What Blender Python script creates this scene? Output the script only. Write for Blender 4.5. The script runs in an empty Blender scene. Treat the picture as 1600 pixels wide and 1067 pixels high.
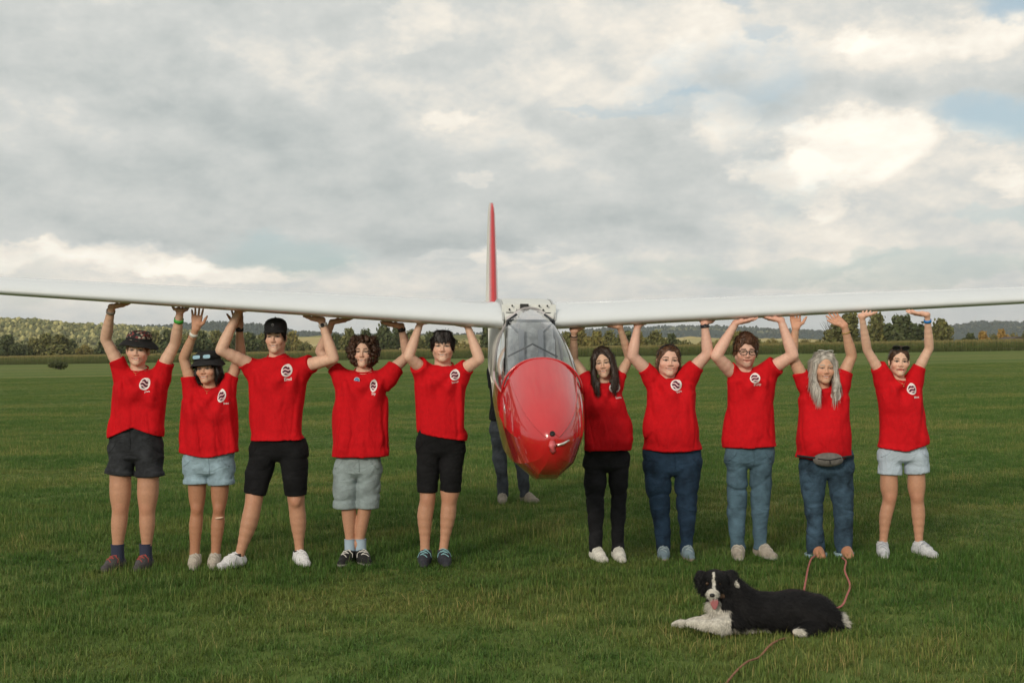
import bpy, math, random
import numpy as np
from mathutils import Vector, Matrix
from mathutils.bvhtree import BVHTree

S = bpy.context.scene
COL = S.collection
rnd = random.Random(7)
npr = np.random.default_rng(7)

# ------------------------------------------------------------------ camera
FPX, W0, H0 = 2084.0, 1600.0, 1067.0          # focal length in photo pixels
CAM_H = 1.58
PITCH = math.atan((549.0 - H0 / 2) / FPX)
ROLL = math.radians(0.90)
_F = Vector((0, math.cos(PITCH), math.sin(PITCH)))
_R0 = Vector((1, 0, 0)); _U0 = Vector((0, -math.sin(PITCH), math.cos(PITCH)))
_R = _R0 * math.cos(ROLL) - _U0 * math.sin(ROLL)
_U = _R0 * math.sin(ROLL) + _U0 * math.cos(ROLL)
cd = bpy.data.cameras.new('camera'); cam = bpy.data.objects.new('camera', cd); COL.objects.link(cam)
cd.sensor_width = 36.0; cd.lens = 36.0 * FPX / W0
cd.clip_start = 0.1; cd.clip_end = 40000
cam.matrix_world = Matrix((( _R.x, _U.x, -_F.x, 0), (_R.y, _U.y, -_F.y, 0), (_R.z, _U.z, -_F.z, CAM_H), (0, 0, 0, 1)))
S.camera = cam

def W(px, py, Y):
    """photo pixel -> point in the place at distance Y"""
    d = _F + _R * ((px - W0 / 2) / FPX) - _U * ((py - H0 / 2) / FPX)
    t = Y / d.y
    return np.array((d.x * t, Y, CAM_H + d.z * t))
def ground_Y(px, py):
    d = _F + _R * ((px - W0 / 2) / FPX) - _U * ((py - H0 / 2) / FPX)
    return -CAM_H / d.z * d.y

# ------------------------------------------------------------------ world, sun, exposure
S.view_settings.view_transform = 'Standard'; S.view_settings.look = 'None'
S.view_settings.exposure = 0.0; S.view_settings.gamma = 1.0; S.view_settings.use_curve_mapping = False
S.cycles.use_denoising = True; S.cycles.use_adaptive_sampling = True; S.cycles.adaptive_threshold = 0.02
S.cycles.max_bounces = 6; S.cycles.transparent_max_bounces = 12
S.cycles.diffuse_bounces = 3; S.cycles.glossy_bounces = 3
S.cycles.sample_clamp_indirect = 6.0
SUN_EL, SUN_AZ = math.radians(21), math.radians(205)      # azimuth from +Y towards +X: behind the camera, a little to its left
SUN_DIR = Vector((math.sin(SUN_AZ) * math.cos(SUN_EL), math.cos(SUN_AZ) * math.cos(SUN_EL), math.sin(SUN_EL)))
sl = bpy.data.lights.new('sun', 'SUN'); sl.energy = 2.0; sl.angle = math.radians(14); sl.color = (1.0, 0.90, 0.76)
so = bpy.data.objects.new('sun', sl); COL.objects.link(so)
so.rotation_euler = (-SUN_DIR).to_track_quat('-Z', 'Y').to_euler(); so.location = (0, -20, 30)

world = bpy.data.worlds.new('World'); S.world = world; world.use_nodes = True
WT = world.node_tree

class NT:
    """small wrapper for writing node maths"""
    def __init__(s, tree): s.t = tree; s.l = tree.links
    def n(s, typ, **kw):
        nd = s.t.nodes.new(typ)
        for k, v in kw.items(): setattr(nd, k, v)
        return nd
    def put(s, sock, v):
        if isinstance(v, bpy.types.NodeSocket): s.l.new(v, sock)
        elif v is not None:
            try: sock.default_value = v
            except Exception: sock.default_value = tuple(v) + (1.0,)
    def m(s, op, a, b=None, c=None, clamp=False):
        nd = s.n('ShaderNodeMath', operation=op, use_clamp=clamp)
        for i, v in enumerate((a, b, c)):
            if v is not None: s.put(nd.inputs[i], v)
        return nd.outputs[0]
    def add(s, a, b): return s.m('ADD', a, b)
    def sub(s, a, b): return s.m('SUBTRACT', a, b)
    def mul(s, a, b): return s.m('MULTIPLY', a, b)
    def step(s, v, lo, hi, tlo=0.0, thi=1.0):
        nd = s.n('ShaderNodeMapRange', interpolation_type='SMOOTHSTEP')
        for k, x in zip(('Value', 'From Min', 'From Max', 'To Min', 'To Max'), (v, lo, hi, tlo, thi)): s.put(nd.inputs[k], x)
        return nd.outputs[0]
    def vec(s, x, y, z):
        nd = s.n('ShaderNodeCombineXYZ')
        for i, v in enumerate((x, y, z)): s.put(nd.inputs[i], v)
        return nd.outputs[0]
    def noise(s, vec, scale, detail=4.0, rough=0.5, lac=2.0, dist=0.0, out='Fac'):
        nd = s.n('ShaderNodeTexNoise')
        if vec is not None: s.l.new(vec, nd.inputs['Vector'])
        s.put(nd.inputs['Scale'], scale); s.put(nd.inputs['Detail'], detail); s.put(nd.inputs['Roughness'], rough)
        s.put(nd.inputs['Lacunarity'], lac); s.put(nd.inputs['Distortion'], dist)
        return nd.outputs[out]
    def mix(s, f, a, b, mode='MIX'):
        nd = s.n('ShaderNodeMix', data_type='RGBA', blend_type=mode)
        s.put(nd.inputs[0], f); s.put(nd.inputs[6], a); s.put(nd.inputs[7], b)
        return nd.outputs[2]
    def ramp(s, f, stops):
        nd = s.n('ShaderNodeValToRGB'); cr = nd.color_ramp
        while len(cr.elements) < len(stops): cr.elements.new(0.5)
        for e, (p, c) in zip(cr.elements, stops): e.position = p; e.color = tuple(c) + (1.0,) if len(c) == 3 else c
        s.put(nd.inputs[0], f); return nd.outputs[0]

def build_world():
    WT.nodes.clear(); q = NT(WT)
    tc = q.n('ShaderNodeTexCoord').outputs['Generated']
    sep = q.n('ShaderNodeSeparateXYZ'); q.l.new(tc, sep.inputs[0]); x, y, z = sep.outputs
    sky = q.n('ShaderNodeTexSky', sky_type='NISHITA', sun_disc=False)
    sky.sun_elevation = SUN_EL; sky.sun_rotation = SUN_AZ; sky.air_density = 1.0; sky.dust_density = 2.0
    blue = q.mix(1.0, sky.outputs[0], (0.10, 0.10, 0.10, 1), 'MULTIPLY')
    yy = q.m('MAXIMUM', y, 0.08)
    u = q.m('DIVIDE', x, yy); v = q.m('DIVIDE', z, yy)
    # cloud fields: flattened cells that get thinner towards the horizon
    zz = q.mul(q.m('POWER', q.m('MAXIMUM', z, 0.0), 0.8), 1.5)
    P = q.vec(x, y, zz)
    def off(dx, dy, dz):
        nd = q.n('ShaderNodeVectorMath', operation='ADD'); q.l.new(P, nd.inputs[0]); nd.inputs[1].default_value = (dx, dy, dz); return nd.outputs[0]
    def fb(dx, dy, dz, sc, det, ro, di=0.35): return q.noise(off(dx, dy, dz), sc, det, ro, 2.1, di)
    big = fb(3.1, 0, 0, 3.2, 2, 0.5, 0.0)
    mid = fb(0, 0, 0, 7.5, 8, 0.60, 0.0)
    mid2 = fb(0.014, 0, 0.024, 7.5, 7, 0.58, 0.0)
    shade = q.sub(mid, mid2)
    bil = q.m('ABSOLUTE', q.sub(q.noise(off(4, 1, 7), 17.0, 5, 0.55, 2.2, 0.0), 0.5))
    wn = q.n('ShaderNodeSeparateColor'); q.l.new(q.noise(off(9, 2, 1), 9.0, 6, 0.58, 2.1, 0.0, 'Color'), wn.inputs[0])
    wu = q.add(q.mul(q.sub(wn.outputs[0], 0.5), 0.15), q.mul(q.sub(mid, 0.5), 0.05))
    wv = q.add(q.mul(q.sub(wn.outputs[1], 0.5), 0.085), q.mul(q.sub(mid2, 0.5), 0.04))
    U2 = q.add(u, wu); V2 = q.add(v, wv)
    def blob(px, py, rx, ry, lo=1.0, hi=0.0):
        dx = (px - 800) / FPX; dz = (549 - (px - 800) * 0.0157 - py) / FPX
        a = q.m('DIVIDE', q.sub(U2, dx), rx / FPX); b = q.m('DIVIDE', q.sub(V2, dz), ry / FPX)
        r = q.add(q.mul(a, a), q.mul(b, b))
        return q.step(r, hi, lo, 1.0, 0.0)
    def total(lst, hi=0.0, lo=1.6):
        acc = None
        for px, py, rx, ry, amt in lst:
            t = q.mul(blob(px, py, rx, ry, lo, hi), amt)
            acc = t if acc is None else q.add(acc, t)
        return acc
    lum = q.add(0.63, q.mul(shade, 0.85))
    lum = q.add(lum, q.mul(q.sub(big, 0.5), 0.17))
    lum = q.add(lum, q.mul(q.sub(wn.outputs[2], 0.5), 0.09)); lum = q.add(lum, q.mul(q.sub(0.10, bil), 0.30))
    soft = total([(260, 300, 560, 120, -0.12), (90, 60, 260, 90, -0.10), (1010, 300, 260, 70, -0.10), (850, 375, 330, 55, -0.12),
                  (1180, 130, 170, 60, -0.10), (1500, 130, 170, 40, -0.06), (430, 120, 330, 130, -0.06), (980, 70, 230, 80, 0.06), (1340, 60, 280, 60, 0.13),
                  (1500, 300, 160, 60, 0.10), (1300, 400, 420, 70, 0.06), (500, 430, 600, 50, 0.08)])
    lum = q.add(lum, soft)
    hard = total([(1345, 228, 100, 58, 0.30), (1225, 248, 80, 38, 0.22), (1275, 305, 36, 24, 0.16), (1040, 105, 64, 44, 0.11), (710, 190, 50, 15, 0.11),
                  (765, 272, 32, 11, 0.10), (1385, 60, 66, 36, 0.11), (1330, 40, 36, 30, 0.11), (180, 412, 120, 30, 0.24), (330, 425, 130, 26, 0.21),
                  (800, 405, 75, 20, 0.17), (700, 400, 60, 14, 0.12), (655, 22, 55, 36, 0.14), (1540, 60, 80, 42, 0.13), (1525, 220, 60, 16, 0.16),
                  (1580, 280, 60, 20, 0.14), (900, 420, 60, 16, 0.12), (20, 415, 60, 22, 0.15), (1140, 170, 50, 46, 0.14)], hi=0.25, lo=1.55)
    lum = q.add(lum, hard)
    cloud = q.ramp(lum, [(0.20, (0.36, 0.41, 0.415)), (0.44, (0.535, 0.57, 0.555)), (0.62, (0.675, 0.69, 0.660)), (0.80, (0.93, 0.875, 0.775)), (1.0, (1.15, 1.09, 0.96))])
    gap = total([(1560, 195, 105, 40, 0.9), (1600, 15, 60, 28, 0.9), (1235, 38, 36, 16, 0.45), (980, 155, 80, 9, 0.4), (430, 388, 120, 30, 0.8), (1480, 435, 200, 22, 0.55),
                 (1180, 425, 200, 18, 0.5), (480, 415, 60, 20, 0.4), (1130, 8, 70, 12, 0.5), (1600, 330, 80, 14, 0.5), (1060, 140, 60, 8, 0.3)], hi=0.0, lo=1.9)
    # open patches elsewhere in the sky follow the same noise
    gap = q.add(gap, q.step(q.add(big, q.mul(mid, 0.5)), 0.90, 1.02, 0.0, 0.6))
    gap = q.m('MINIMUM', gap, 0.92)
    hz = q.step(z, 0.0, 0.045, 0.55, 0.0)
    col = q.mix(gap, cloud, q.mix(0.45, blue, (0.58, 0.72, 0.75, 1)))
    col = q.mix(hz, col, (0.68, 0.70, 0.675, 1))
    bg = q.n('ShaderNodeBackground'); q.l.new(col, bg.inputs[0]); bg.inputs[1].default_value = 1.0
    out = q.n('ShaderNodeOutputWorld'); q.l.new(bg.outputs[0], out.inputs[0])
build_world()
world.cycles.sampling_method = 'MANUAL'; world.cycles.sample_map_resolution = 512

# ------------------------------------------------------------------ helpers: objects, tags, materials
def mesh_obj(name, verts, faces, mat=None, parent=None, smooth=True, cols=None, mats=None, fmat=None):
    me = bpy.data.meshes.new(name)
    v = np.asarray(verts, dtype=np.float32)
    if isinstance(faces, np.ndarray) and faces.shape[1] == 4 and (faces[:, 2] == faces[:, 3]).any(): faces = clean(faces)
    if isinstance(faces, np.ndarray) and faces.ndim == 2:
        n, k = faces.shape
        me.vertices.add(len(v)); me.vertices.foreach_set('co', v.ravel())
        me.loops.add(n * k); me.loops.foreach_set('vertex_index', faces.astype(np.int32).ravel())
        me.polygons.add(n); me.polygons.foreach_set('loop_start', np.arange(0, n * k, k, dtype=np.int32))
        me.update(calc_edges=True)
    else:
        me.from_pydata([tuple(map(float, p)) for p in v], [], [tuple(map(int, f)) for f in faces]); me.update()
    me.validate()
    me.polygons.foreach_set('use_smooth', np.full(len(me.polygons), smooth))
    if cols is not None:
        a = me.attributes.new('tint', 'FLOAT_COLOR', 'POINT')
        c = np.ones((len(v), 4), np.float32); c[:, :3] = cols; a.data.foreach_set('color', c.ravel())
    for mm in (mats or ([mat] if mat else [])): me.materials.append(mm)
    if fmat is not None: me.polygons.foreach_set('material_index', np.asarray(fmat, dtype=np.int32))
    o = bpy.data.objects.new(name, me); COL.objects.link(o)
    if parent is not None: o.parent = parent
    return o
def tag(o, label=None, cat=None, group=None, kind=None):
    if label: o['label'] = label
    if cat: o['category'] = cat
    if group: o['group'] = group
    if kind: o['kind'] = kind
    return o
def empty(name, loc=(0, 0, 0)):
    o = bpy.data.objects.new(name, None); COL.objects.link(o); o.location = loc; o.empty_display_size = 0.2
    return o
def part(name, V, F, mat, parent, **kw):
    """mesh given in world coordinates, parented to an unrotated Empty or a mesh part"""
    root = parent; off = np.zeros(3)
    while root is not None: off += np.array(root.location); root = root.parent
    V = np.asarray(V, dtype=np.float64)
    return mesh_obj(name, V - off, F, mat, parent, **kw)

MATS = {}
def mat(name, color, rough=0.6, spec=0.5, metal=0.0, attr=False, var=0.0, vscale=20.0, bump=0.0, bscale=200.0, coat=0.0, sheen=0.0, stretch=(1, 1, 1), trans=0.0, sss=0.0, wrinkle=0.0, wscale=11.0, wstretch=(1, 1, 1)):
    if name in MATS: return MATS[name]
    m = bpy.data.materials.new(name); m.use_nodes = True; q = NT(m.node_tree)
    b = m.node_tree.nodes['Principled BSDF']
    b.inputs['Roughness'].default_value = rough; b.inputs['Specular IOR Level'].default_value = spec; b.inputs['Metallic'].default_value = metal
    b.inputs['Coat Weight'].default_value = coat; b.inputs['Coat Roughness'].default_value = 0.04
    b.inputs['Sheen Weight'].default_value = sheen
    if sss: b.inputs['Subsurface Weight'].default_value = sss; b.inputs['Subsurface Radius'].default_value = (0.02, 0.008, 0.004); b.inputs['Subsurface Scale'].default_value = 0.5
    tcn = q.n('ShaderNodeTexCoord'); vec = tcn.outputs['Object']
    if stretch != (1, 1, 1):
        mp = q.n('ShaderNodeMapping'); q.l.new(vec, mp.inputs['Vector']); mp.inputs['Scale'].default_value = stretch; vec = mp.outputs[0]
    base = None
    if attr:
        a = q.n('ShaderNodeAttribute'); a.attribute_name = 'tint'; base = a.outputs['Color']
        if color: base = q.mix(1.0, base, tuple(color) + (1.0,), 'MULTIPLY')
    if var:
        f = q.noise(vec, vscale, 5, 0.6)
        lo = tuple(max(0, c * (1 - var)) for c in (color or (1, 1, 1))) + (1.0,); hi = tuple(c * (1 + var) for c in (color or (1, 1, 1))) + (1.0,)
        mixed = q.mix(q.step(f, 0.3, 0.7), lo, hi)
        base = q.mix(1.0, base, mixed, 'MULTIPLY') if attr and not color else (mixed if not attr else q.mix(q.step(f, 0.3, 0.7), q.mix(1.0, base, (1 - var,) * 3 + (1,), 'MULTIPLY'), q.mix(1.0, base, (1 + var,) * 3 + (1,), 'MULTIPLY')))
    if base is None: b.inputs['Base Color'].default_value = tuple(color) + (1.0,)
    else: q.l.new(base, b.inputs['Base Color'])
    if bump:
        bn = q.n('ShaderNodeBump'); bn.inputs['Strength'].default_value = bump; bn.inputs['Distance'].default_value = 0.004
        q.l.new(q.noise(vec, bscale, 3, 0.6), bn.inputs['Height']); q.l.new(bn.outputs[0], b.inputs['Normal'])
        if wrinkle:
            w2 = q.n('ShaderNodeBump'); w2.inputs['Strength'].default_value = wrinkle; w2.inputs['Distance'].default_value = 0.03
            mw = q.n('ShaderNodeMapping'); q.l.new(tcn.outputs['Object'], mw.inputs['Vector']); mw.inputs['Scale'].default_value = wstretch
            nz = q.noise(mw.outputs[0], wscale, 3, 0.5, 2.0, 0.9); q.l.new(q.m('ABSOLUTE', q.sub(nz, 0.5)), w2.inputs['Height']); q.l.new(w2.outputs[0], bn.inputs['Normal'])
    if trans:
        tb = q.n('ShaderNodeBsdfTranslucent')
        if base is None: tb.inputs[0].default_value = tuple(color) + (1.0,)
        else: q.l.new(base, tb.inputs[0])
        mx = q.n('ShaderNodeMixShader'); mx.inputs[0].default_value = trans
        q.l.new(b.outputs[0], mx.inputs[1]); q.l.new(tb.outputs[0], mx.inputs[2])
        q.l.new(mx.outputs[0], m.node_tree.nodes['Material Output'].inputs[0])
    MATS[name] = m; return m

# ------------------------------------------------------------------ sculpting: distance fields -> surface nets
def _rot(rx=0, ry=0, rz=0):
    return np.array(Matrix.Rotation(rz, 3, 'Z') @ Matrix.Rotation(ry, 3, 'Y') @ Matrix.Rotation(rx, 3, 'X'))
class Field:
    def __init__(s): s.p = []; s.dispf = None; s.cutf = None
    def cone(s, a, b, ra, rb, k=0.02, cap=False, op='u', capa=False):
        a = np.asarray(a, float); b = np.asarray(b, float); ab = b - a; L2 = max(ab @ ab, 1e-9); L = math.sqrt(L2)
        def f(X, Y, Z):
            px, py, pz = X - a[0], Y - a[1], Z - a[2]
            t = (px * ab[0] + py * ab[1] + pz * ab[2]) / L2; tc = np.clip(t, 0, 1)
            d = np.sqrt((px - tc * ab[0]) ** 2 + (py - tc * ab[1]) ** 2 + (pz - tc * ab[2]) ** 2) - (ra + (rb - ra) * tc)
            if cap: d = np.maximum(d, (t - 1) * L)
            if capa: d = np.maximum(d, -t * L)
            return d
        r = max(ra, rb); s.p.append((f, np.minimum(a, b) - r, np.maximum(a, b) + r, k, op)); return s
    def chain(s, pts, rad, k=0.02, cap=False, op='u'):
        for i in range(len(pts) - 1): s.cone(pts[i], pts[i + 1], rad[i], rad[i + 1], k, cap and i == len(pts) - 2, op)
        return s
    def ell(s, c, r, k=0.02, rot=None, op='u'):
        c = np.asarray(c, float); r = np.asarray(r, float)
        R = rot if rot is not None else np.eye(3)
        ext = np.sqrt(((R * r) ** 2).sum(1)); rm = r.min()
        def f(X, Y, Z):
            px, py, pz = X - c[0], Y - c[1], Z - c[2]
            lx = (px * R[0, 0] + py * R[1, 0] + pz * R[2, 0]) / r[0]; ly = (px * R[0, 1] + py * R[1, 1] + pz * R[2, 1]) / r[1]; lz = (px * R[0, 2] + py * R[1, 2] + pz * R[2, 2]) / r[2]
            k0 = np.sqrt(lx * lx + ly * ly + lz * lz); k1 = np.sqrt((lx / r[0]) ** 2 + (ly / r[1]) ** 2 + (lz / r[2]) ** 2)
            return k0 * (k0 - 1) / np.maximum(k1, 1e-6)
        s.p.append((f, c - ext, c + ext, k, op)); return s
    def loft(s, rows, k=0.03, op='u', n=2.2):
        """rows (z, cx, cy, a, b): stacked rounded sections"""
        R = np.array(sorted(rows), float); z0, z1 = R[0, 0], R[-1, 0]
        def f(X, Y, Z):
            zc = np.clip(Z, z0, z1); cx, cy, a, b = (np.interp(zc, R[:, 0], R[:, i]) for i in (1, 2, 3, 4))
            q = (np.abs((X - cx) / a) ** n + np.abs((Y - cy) / b) ** n) ** (1 / n)
            d = (q - 1) * np.minimum(a, b)
            # widen the estimate where the section is flat
            d = np.where(q > 1, d * 1.0, d)
            return np.maximum(d, np.maximum(Z - z1, z0 - Z))
        lo = np.array(((R[:, 1] - R[:, 3]).min(), (R[:, 2] - R[:, 4]).min(), z0)); hi = np.array(((R[:, 1] + R[:, 3]).max(), (R[:, 2] + R[:, 4]).max(), z1))
        s.p.append((f, lo, hi, k, op)); return s
    def mesh(s, h):
        us = [p for p in s.p if p[4] == 'u']
        lo = np.min([p[1] for p in us], 0) - 4 * h - 0.01; hi = np.max([p[2] for p in us], 0) + 4 * h + 0.01
        ax = [np.arange(lo[i], hi[i] + h, h) for i in range(3)]
        D = np.full([len(a) for a in ax], 1.0, np.float32)
        for f, a, b, k, op in s.p:
            pad = k + 3 * h
            sl = tuple(slice(max(0, int((a[i] - pad - lo[i]) / h)), min(len(ax[i]), int((b[i] + pad - lo[i]) / h) + 2)) for i in range(3))
            X, Y, Z = np.meshgrid(ax[0][sl[0]], ax[1][sl[1]], ax[2][sl[2]], indexing='ij', sparse=True)
            d = f(X, Y, Z).astype(np.float32); o = D[sl]
            if op == 'u':
                hh = np.maximum(k - np.abs(o - d), 0) / max(k, 1e-6); D[sl] = np.minimum(o, d) - hh * hh * k * 0.25
            else:
                d = -d; hh = np.maximum(k - np.abs(o - d), 0) / max(k, 1e-6); D[sl] = np.maximum(o, d) + hh * hh * k * 0.25
        if s.dispf or s.cutf:
            near = np.abs(D) < 0.06; I = np.argwhere(near)
            P = np.stack([ax[i][I[:, i]] for i in range(3)], 1)
            if s.dispf: D[near] += s.dispf(P).astype(np.float32)
            if s.cutf:
                c = s.cutf(*np.meshgrid(*ax, indexing='ij', sparse=True)); D = np.maximum(D, c).astype(np.float32)
        return surface_nets(D, lo, h)
def surface_nets(D, org, h):
    Sg = D < 0; nx, ny, nz = D.shape
    cnt = np.zeros((nx - 1, ny - 1, nz - 1), np.int8)
    for i in (0, 1):
        for j in (0, 1):
            for k in (0, 1): cnt += Sg[i:nx - 1 + i, j:ny - 1 + j, k:nz - 1 + k]
    act = (cnt > 0) & (cnt < 8); I = np.argwhere(act)
    ids = np.full(cnt.shape, -1, np.int32); ids[act] = np.arange(len(I))
    pos = np.zeros((len(I), 3)); nn = np.zeros(len(I))
    C = np.array([(i, j, k) for i in (0, 1) for j in (0, 1) for k in (0, 1)])
    for a in range(8):
        for b in range(a + 1, 8):
            if np.abs(C[a] - C[b]).sum() != 1: continue
            va = D[tuple((I + C[a]).T)]; vb = D[tuple((I + C[b]).T)]
            cr = (va < 0) != (vb < 0)
            t = np.where(cr, va / np.where(cr, va - vb, 1), 0)
            pos += cr[:, None] * (C[a] + t[:, None] * (C[b] - C[a])); nn += cr
    V = (I + pos / nn[:, None]) * h + org
    F = []
    for ax in range(3):
        o1, o2 = [(1, 2), (2, 0), (0, 1)][ax]
        A = [slice(1, -1)] * 3; B = [slice(1, -1)] * 3; A[ax] = slice(0, -1); B[ax] = slice(1, None)
        sa, sb = Sg[tuple(A)], Sg[tuple(B)]; E = np.argwhere(sa != sb)
        if not len(E): continue
        flip = sa[tuple(E.T)]
        base = E.copy(); base[:, o1] += 1; base[:, o2] += 1        # grid point
        def cell(d1, d2):
            c = base.copy(); c[:, o1] -= d1; c[:, o2] -= d2; return ids[tuple(c.T)]
        q = np.stack([cell(1, 1), cell(0, 1), cell(0, 0), cell(1, 0)], 1)
        q[~flip] = q[~flip][:, ::-1]; F.append(q)
    F = np.concatenate(F); F = F[(F >= 0).all(1)]
    return V, F
def join(*vf):
    V, F, n = [], [], 0
    for v, f in vf: V.append(v); F.append(np.asarray(f) + n); n += len(v)
    return np.concatenate(V), np.concatenate(F)
class Waves:
    """cheap smooth noise as a sum of waves"""
    def __init__(s, seed, n, kmin, kmax, aniso=(1, 1, 1)):
        r = np.random.default_rng(seed); d = r.normal(size=(n, 3)); d /= np.linalg.norm(d, axis=1)[:, None]
        s.K = d * r.uniform(kmin, kmax, (n, 1)) * np.array(aniso); s.ph = r.uniform(0, 6.28, n)
    def __call__(s, P):
        acc = np.zeros(len(P))
        for k, ph in zip(s.K, s.ph): acc += np.sin(P @ k + ph)
        return acc / math.sqrt(len(s.K))
def tube(pts, r, n=8, closed=False, caps=True):
    P = np.asarray(pts, float); m = len(P); rr = np.broadcast_to(np.asarray(r, float), (m,))
    V = []; up0 = np.array((0.13, 0.21, 0.97))
    for i in range(m):
        a = P[(i - 1) % m] if closed or i > 0 else P[0]; b = P[(i + 1) % m] if closed or i < m - 1 else P[-1]
        t = b - a; t = t / max(np.linalg.norm(t), 1e-9); u = np.cross(t, up0)
        if np.linalg.norm(u) < 0.1: u = np.cross(t, (1, 0, 0))
        u /= np.linalg.norm(u); w = np.cross(t, u)
        for j in range(n):
            th = 2 * math.pi * j / n; V.append(P[i] + rr[i] * (math.cos(th) * u + math.sin(th) * w))
    F = []
    for i in range(m if closed else m - 1):
        for j in range(n):
            a = i * n + j; b = i * n + (j + 1) % n; c = ((i + 1) % m) * n + (j + 1) % n; d = ((i + 1) % m) * n + j; F.append((a, b, c, d))
    V = np.array(V)
    if caps and not closed:
        V = np.vstack([V, P[0], P[-1]]); k0, k1 = m * n, m * n + 1
        for j in range(n): F.append((j, k0, (j + 1) % n, (j + 1) % n)); F.append(((m - 1) * n + j, (m - 1) * n + (j + 1) % n, k1, k1))
    return V, np.array(F)
def clean(F):
    """quads with a repeated corner become triangles (mixed list)"""
    out = []
    for f in F:
        g = []
        for i in f:
            if int(i) not in g: g.append(int(i))
        if len(g) >= 3: out.append(tuple(g))
    return out
def box(c, s, R=None):
    c = np.asarray(c, float); s = np.asarray(s, float) / 2
    V = np.array([(x, y, z) for x in (-1, 1) for y in (-1, 1) for z in (-1, 1)]) * s
    if R is not None: V = V @ np.asarray(R).T
    return V + c, np.array([(0, 1, 3, 2), (4, 6, 7, 5), (0, 4, 5, 1), (2, 3, 7, 6), (0, 2, 6, 4), (1, 5, 7, 3)])
def interp_rows(rows, per=4):
    A = np.array(rows); t = np.arange(len(A)); tt = np.linspace(0, len(A) - 1, (len(A) - 1) * per + 1)
    def cr(c):
        out = []
        for v in tt:
            i = min(int(v), len(A) - 2); f = v - i; p0, p1, p2, p3 = c[max(i - 1, 0)], c[i], c[i + 1], c[min(i + 2, len(A) - 1)]
            m1, m2 = (p2 - p0) / 2, (p3 - p1) / 2; out.append((2 * f**3 - 3 * f**2 + 1) * p1 + (f**3 - 2 * f**2 + f) * m1 + (-2 * f**3 + 3 * f**2) * p2 + (f**3 - f**2) * m2)
        return np.array(out)
    return np.stack([cr(A[:, k]) for k in range(A.shape[1])], 1)

# ================================================================== THE SETTING
def ground_material():
    m = bpy.data.materials.new('meadow_ground'); m.use_nodes = True; q = NT(m.node_tree); b = m.node_tree.nodes['Principled BSDF']
    geo = q.n('ShaderNodeNewGeometry'); P = geo.outputs['Position']
    sep = q.n('ShaderNodeSeparateXYZ'); q.l.new(P, sep.inputs[0])
    def sc(sx, sy):
        mp = q.n('ShaderNodeMapping'); q.l.new(P, mp.inputs['Vector']); mp.inputs['Scale'].default_value = (sx, sy, 1); return mp.outputs[0]
    patch = q.noise(sc(0.02, 0.06), 1.0, 5, 0.6); stripes = q.noise(sc(0.006, 0.09), 1.0, 3, 0.5); small = q.noise(sc(1.6, 1.0), 1.0, 6, 0.7)
    tuft = q.noise(sc(6.0, 2.2), 1.0, 4, 0.7)
    c = q.ramp(patch, [(0.30, (0.072, 0.112, 0.032)), (0.5, (0.098, 0.132, 0.042)), (0.70, (0.150, 0.148, 0.062))])
    c = q.mix(q.step(stripes, 0.42, 0.62), c, q.mix(1.0, c, (1.35, 1.12, 1.15, 1), 'MULTIPLY'))
    c = q.mix(1.0, c, q.ramp(small, [(0.25, (0.62, 0.66, 0.60)), (0.75, (1.35, 1.3, 1.3))]), 'MULTIPLY')
    c = q.mix(1.0, c, q.ramp(tuft, [(0.3, (0.75, 0.78, 0.72)), (0.7, (1.22, 1.2, 1.2))]), 'MULTIPLY')
    c = q.mix(1.0, c, (1.05, 1.12, 0.98, 1), 'MULTIPLY')
    q.l.new(c, b.inputs['Base Color']); b.inputs['Roughness'].default_value = 1.0; b.inputs['Specular IOR Level'].default_value = 0.05
    bn = q.n('ShaderNodeBump'); bn.inputs['Strength'].default_value = 0.6; bn.inputs['Distance'].default_value = 0.06
    q.l.new(tuft, bn.inputs['Height']); q.l.new(bn.outputs[0], b.inputs['Normal'])
    return m
GROUND_M = ground_material()
gx = np.array([-9000, -3000, -600, -120, -30, 0, 30, 120, 600, 3000, 9000.]); gy = np.array([-2500, -200, -20, 0, 8, 20, 60, 200, 600, 2500, 12000.])
gv = [(x, y, 0) for y in gy for x in gx]; n = len(gx)
gf = np.array([(j * n + i, j * n + i + 1, (j + 1) * n + i + 1, (j + 1) * n + i) for j in range(len(gy) - 1) for i in range(n - 1)])
tag(mesh_obj('ground', gv, gf, GROUND_M), kind='structure')

# ---- hills: strips of terrain with a real crest, front slope and back slope
def land_material(name, stops, fields, fscale):
    m = bpy.data.materials.new(name); m.use_nodes = True; q = NT(m.node_tree); b = m.node_tree.nodes['Principled BSDF']
    P = q.n('ShaderNodeNewGeometry').outputs['Position']
    f1 = q.noise(P, 0.045, 3, 0.9); f2 = q.noise(P, fscale, 2, 0.4)
    wood = q.ramp(f1, [(0.32, stops[0]), (0.5, stops[1]), (0.68, stops[2])])
    fld = q.ramp(q.noise(P, fscale * 1.7, 1, 0.3), [(0.40, fields[0]), (0.5, fields[1]), (0.62, fields[2])])
    c = q.mix(q.step(f2, *fields[3]), wood, fld)
    q.l.new(c, b.inputs['Base Color']); b.inputs['Roughness'].default_value = 1.0; b.inputs['Specular IOR Level'].default_value = 0.02
    return m
WOOD_SUN = land_material('sunlit_wooded_hill', ((0.06, 0.075, 0.028), (0.19, 0.19, 0.075), (0.34, 0.31, 0.13)), ((0.30, 0.30, 0.11), (0.46, 0.40, 0.18), (0.24, 0.27, 0.09), (0.60, 0.63)), 0.0022)  # sunlight on this hill is put into its brighter, yellower base colours
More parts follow.
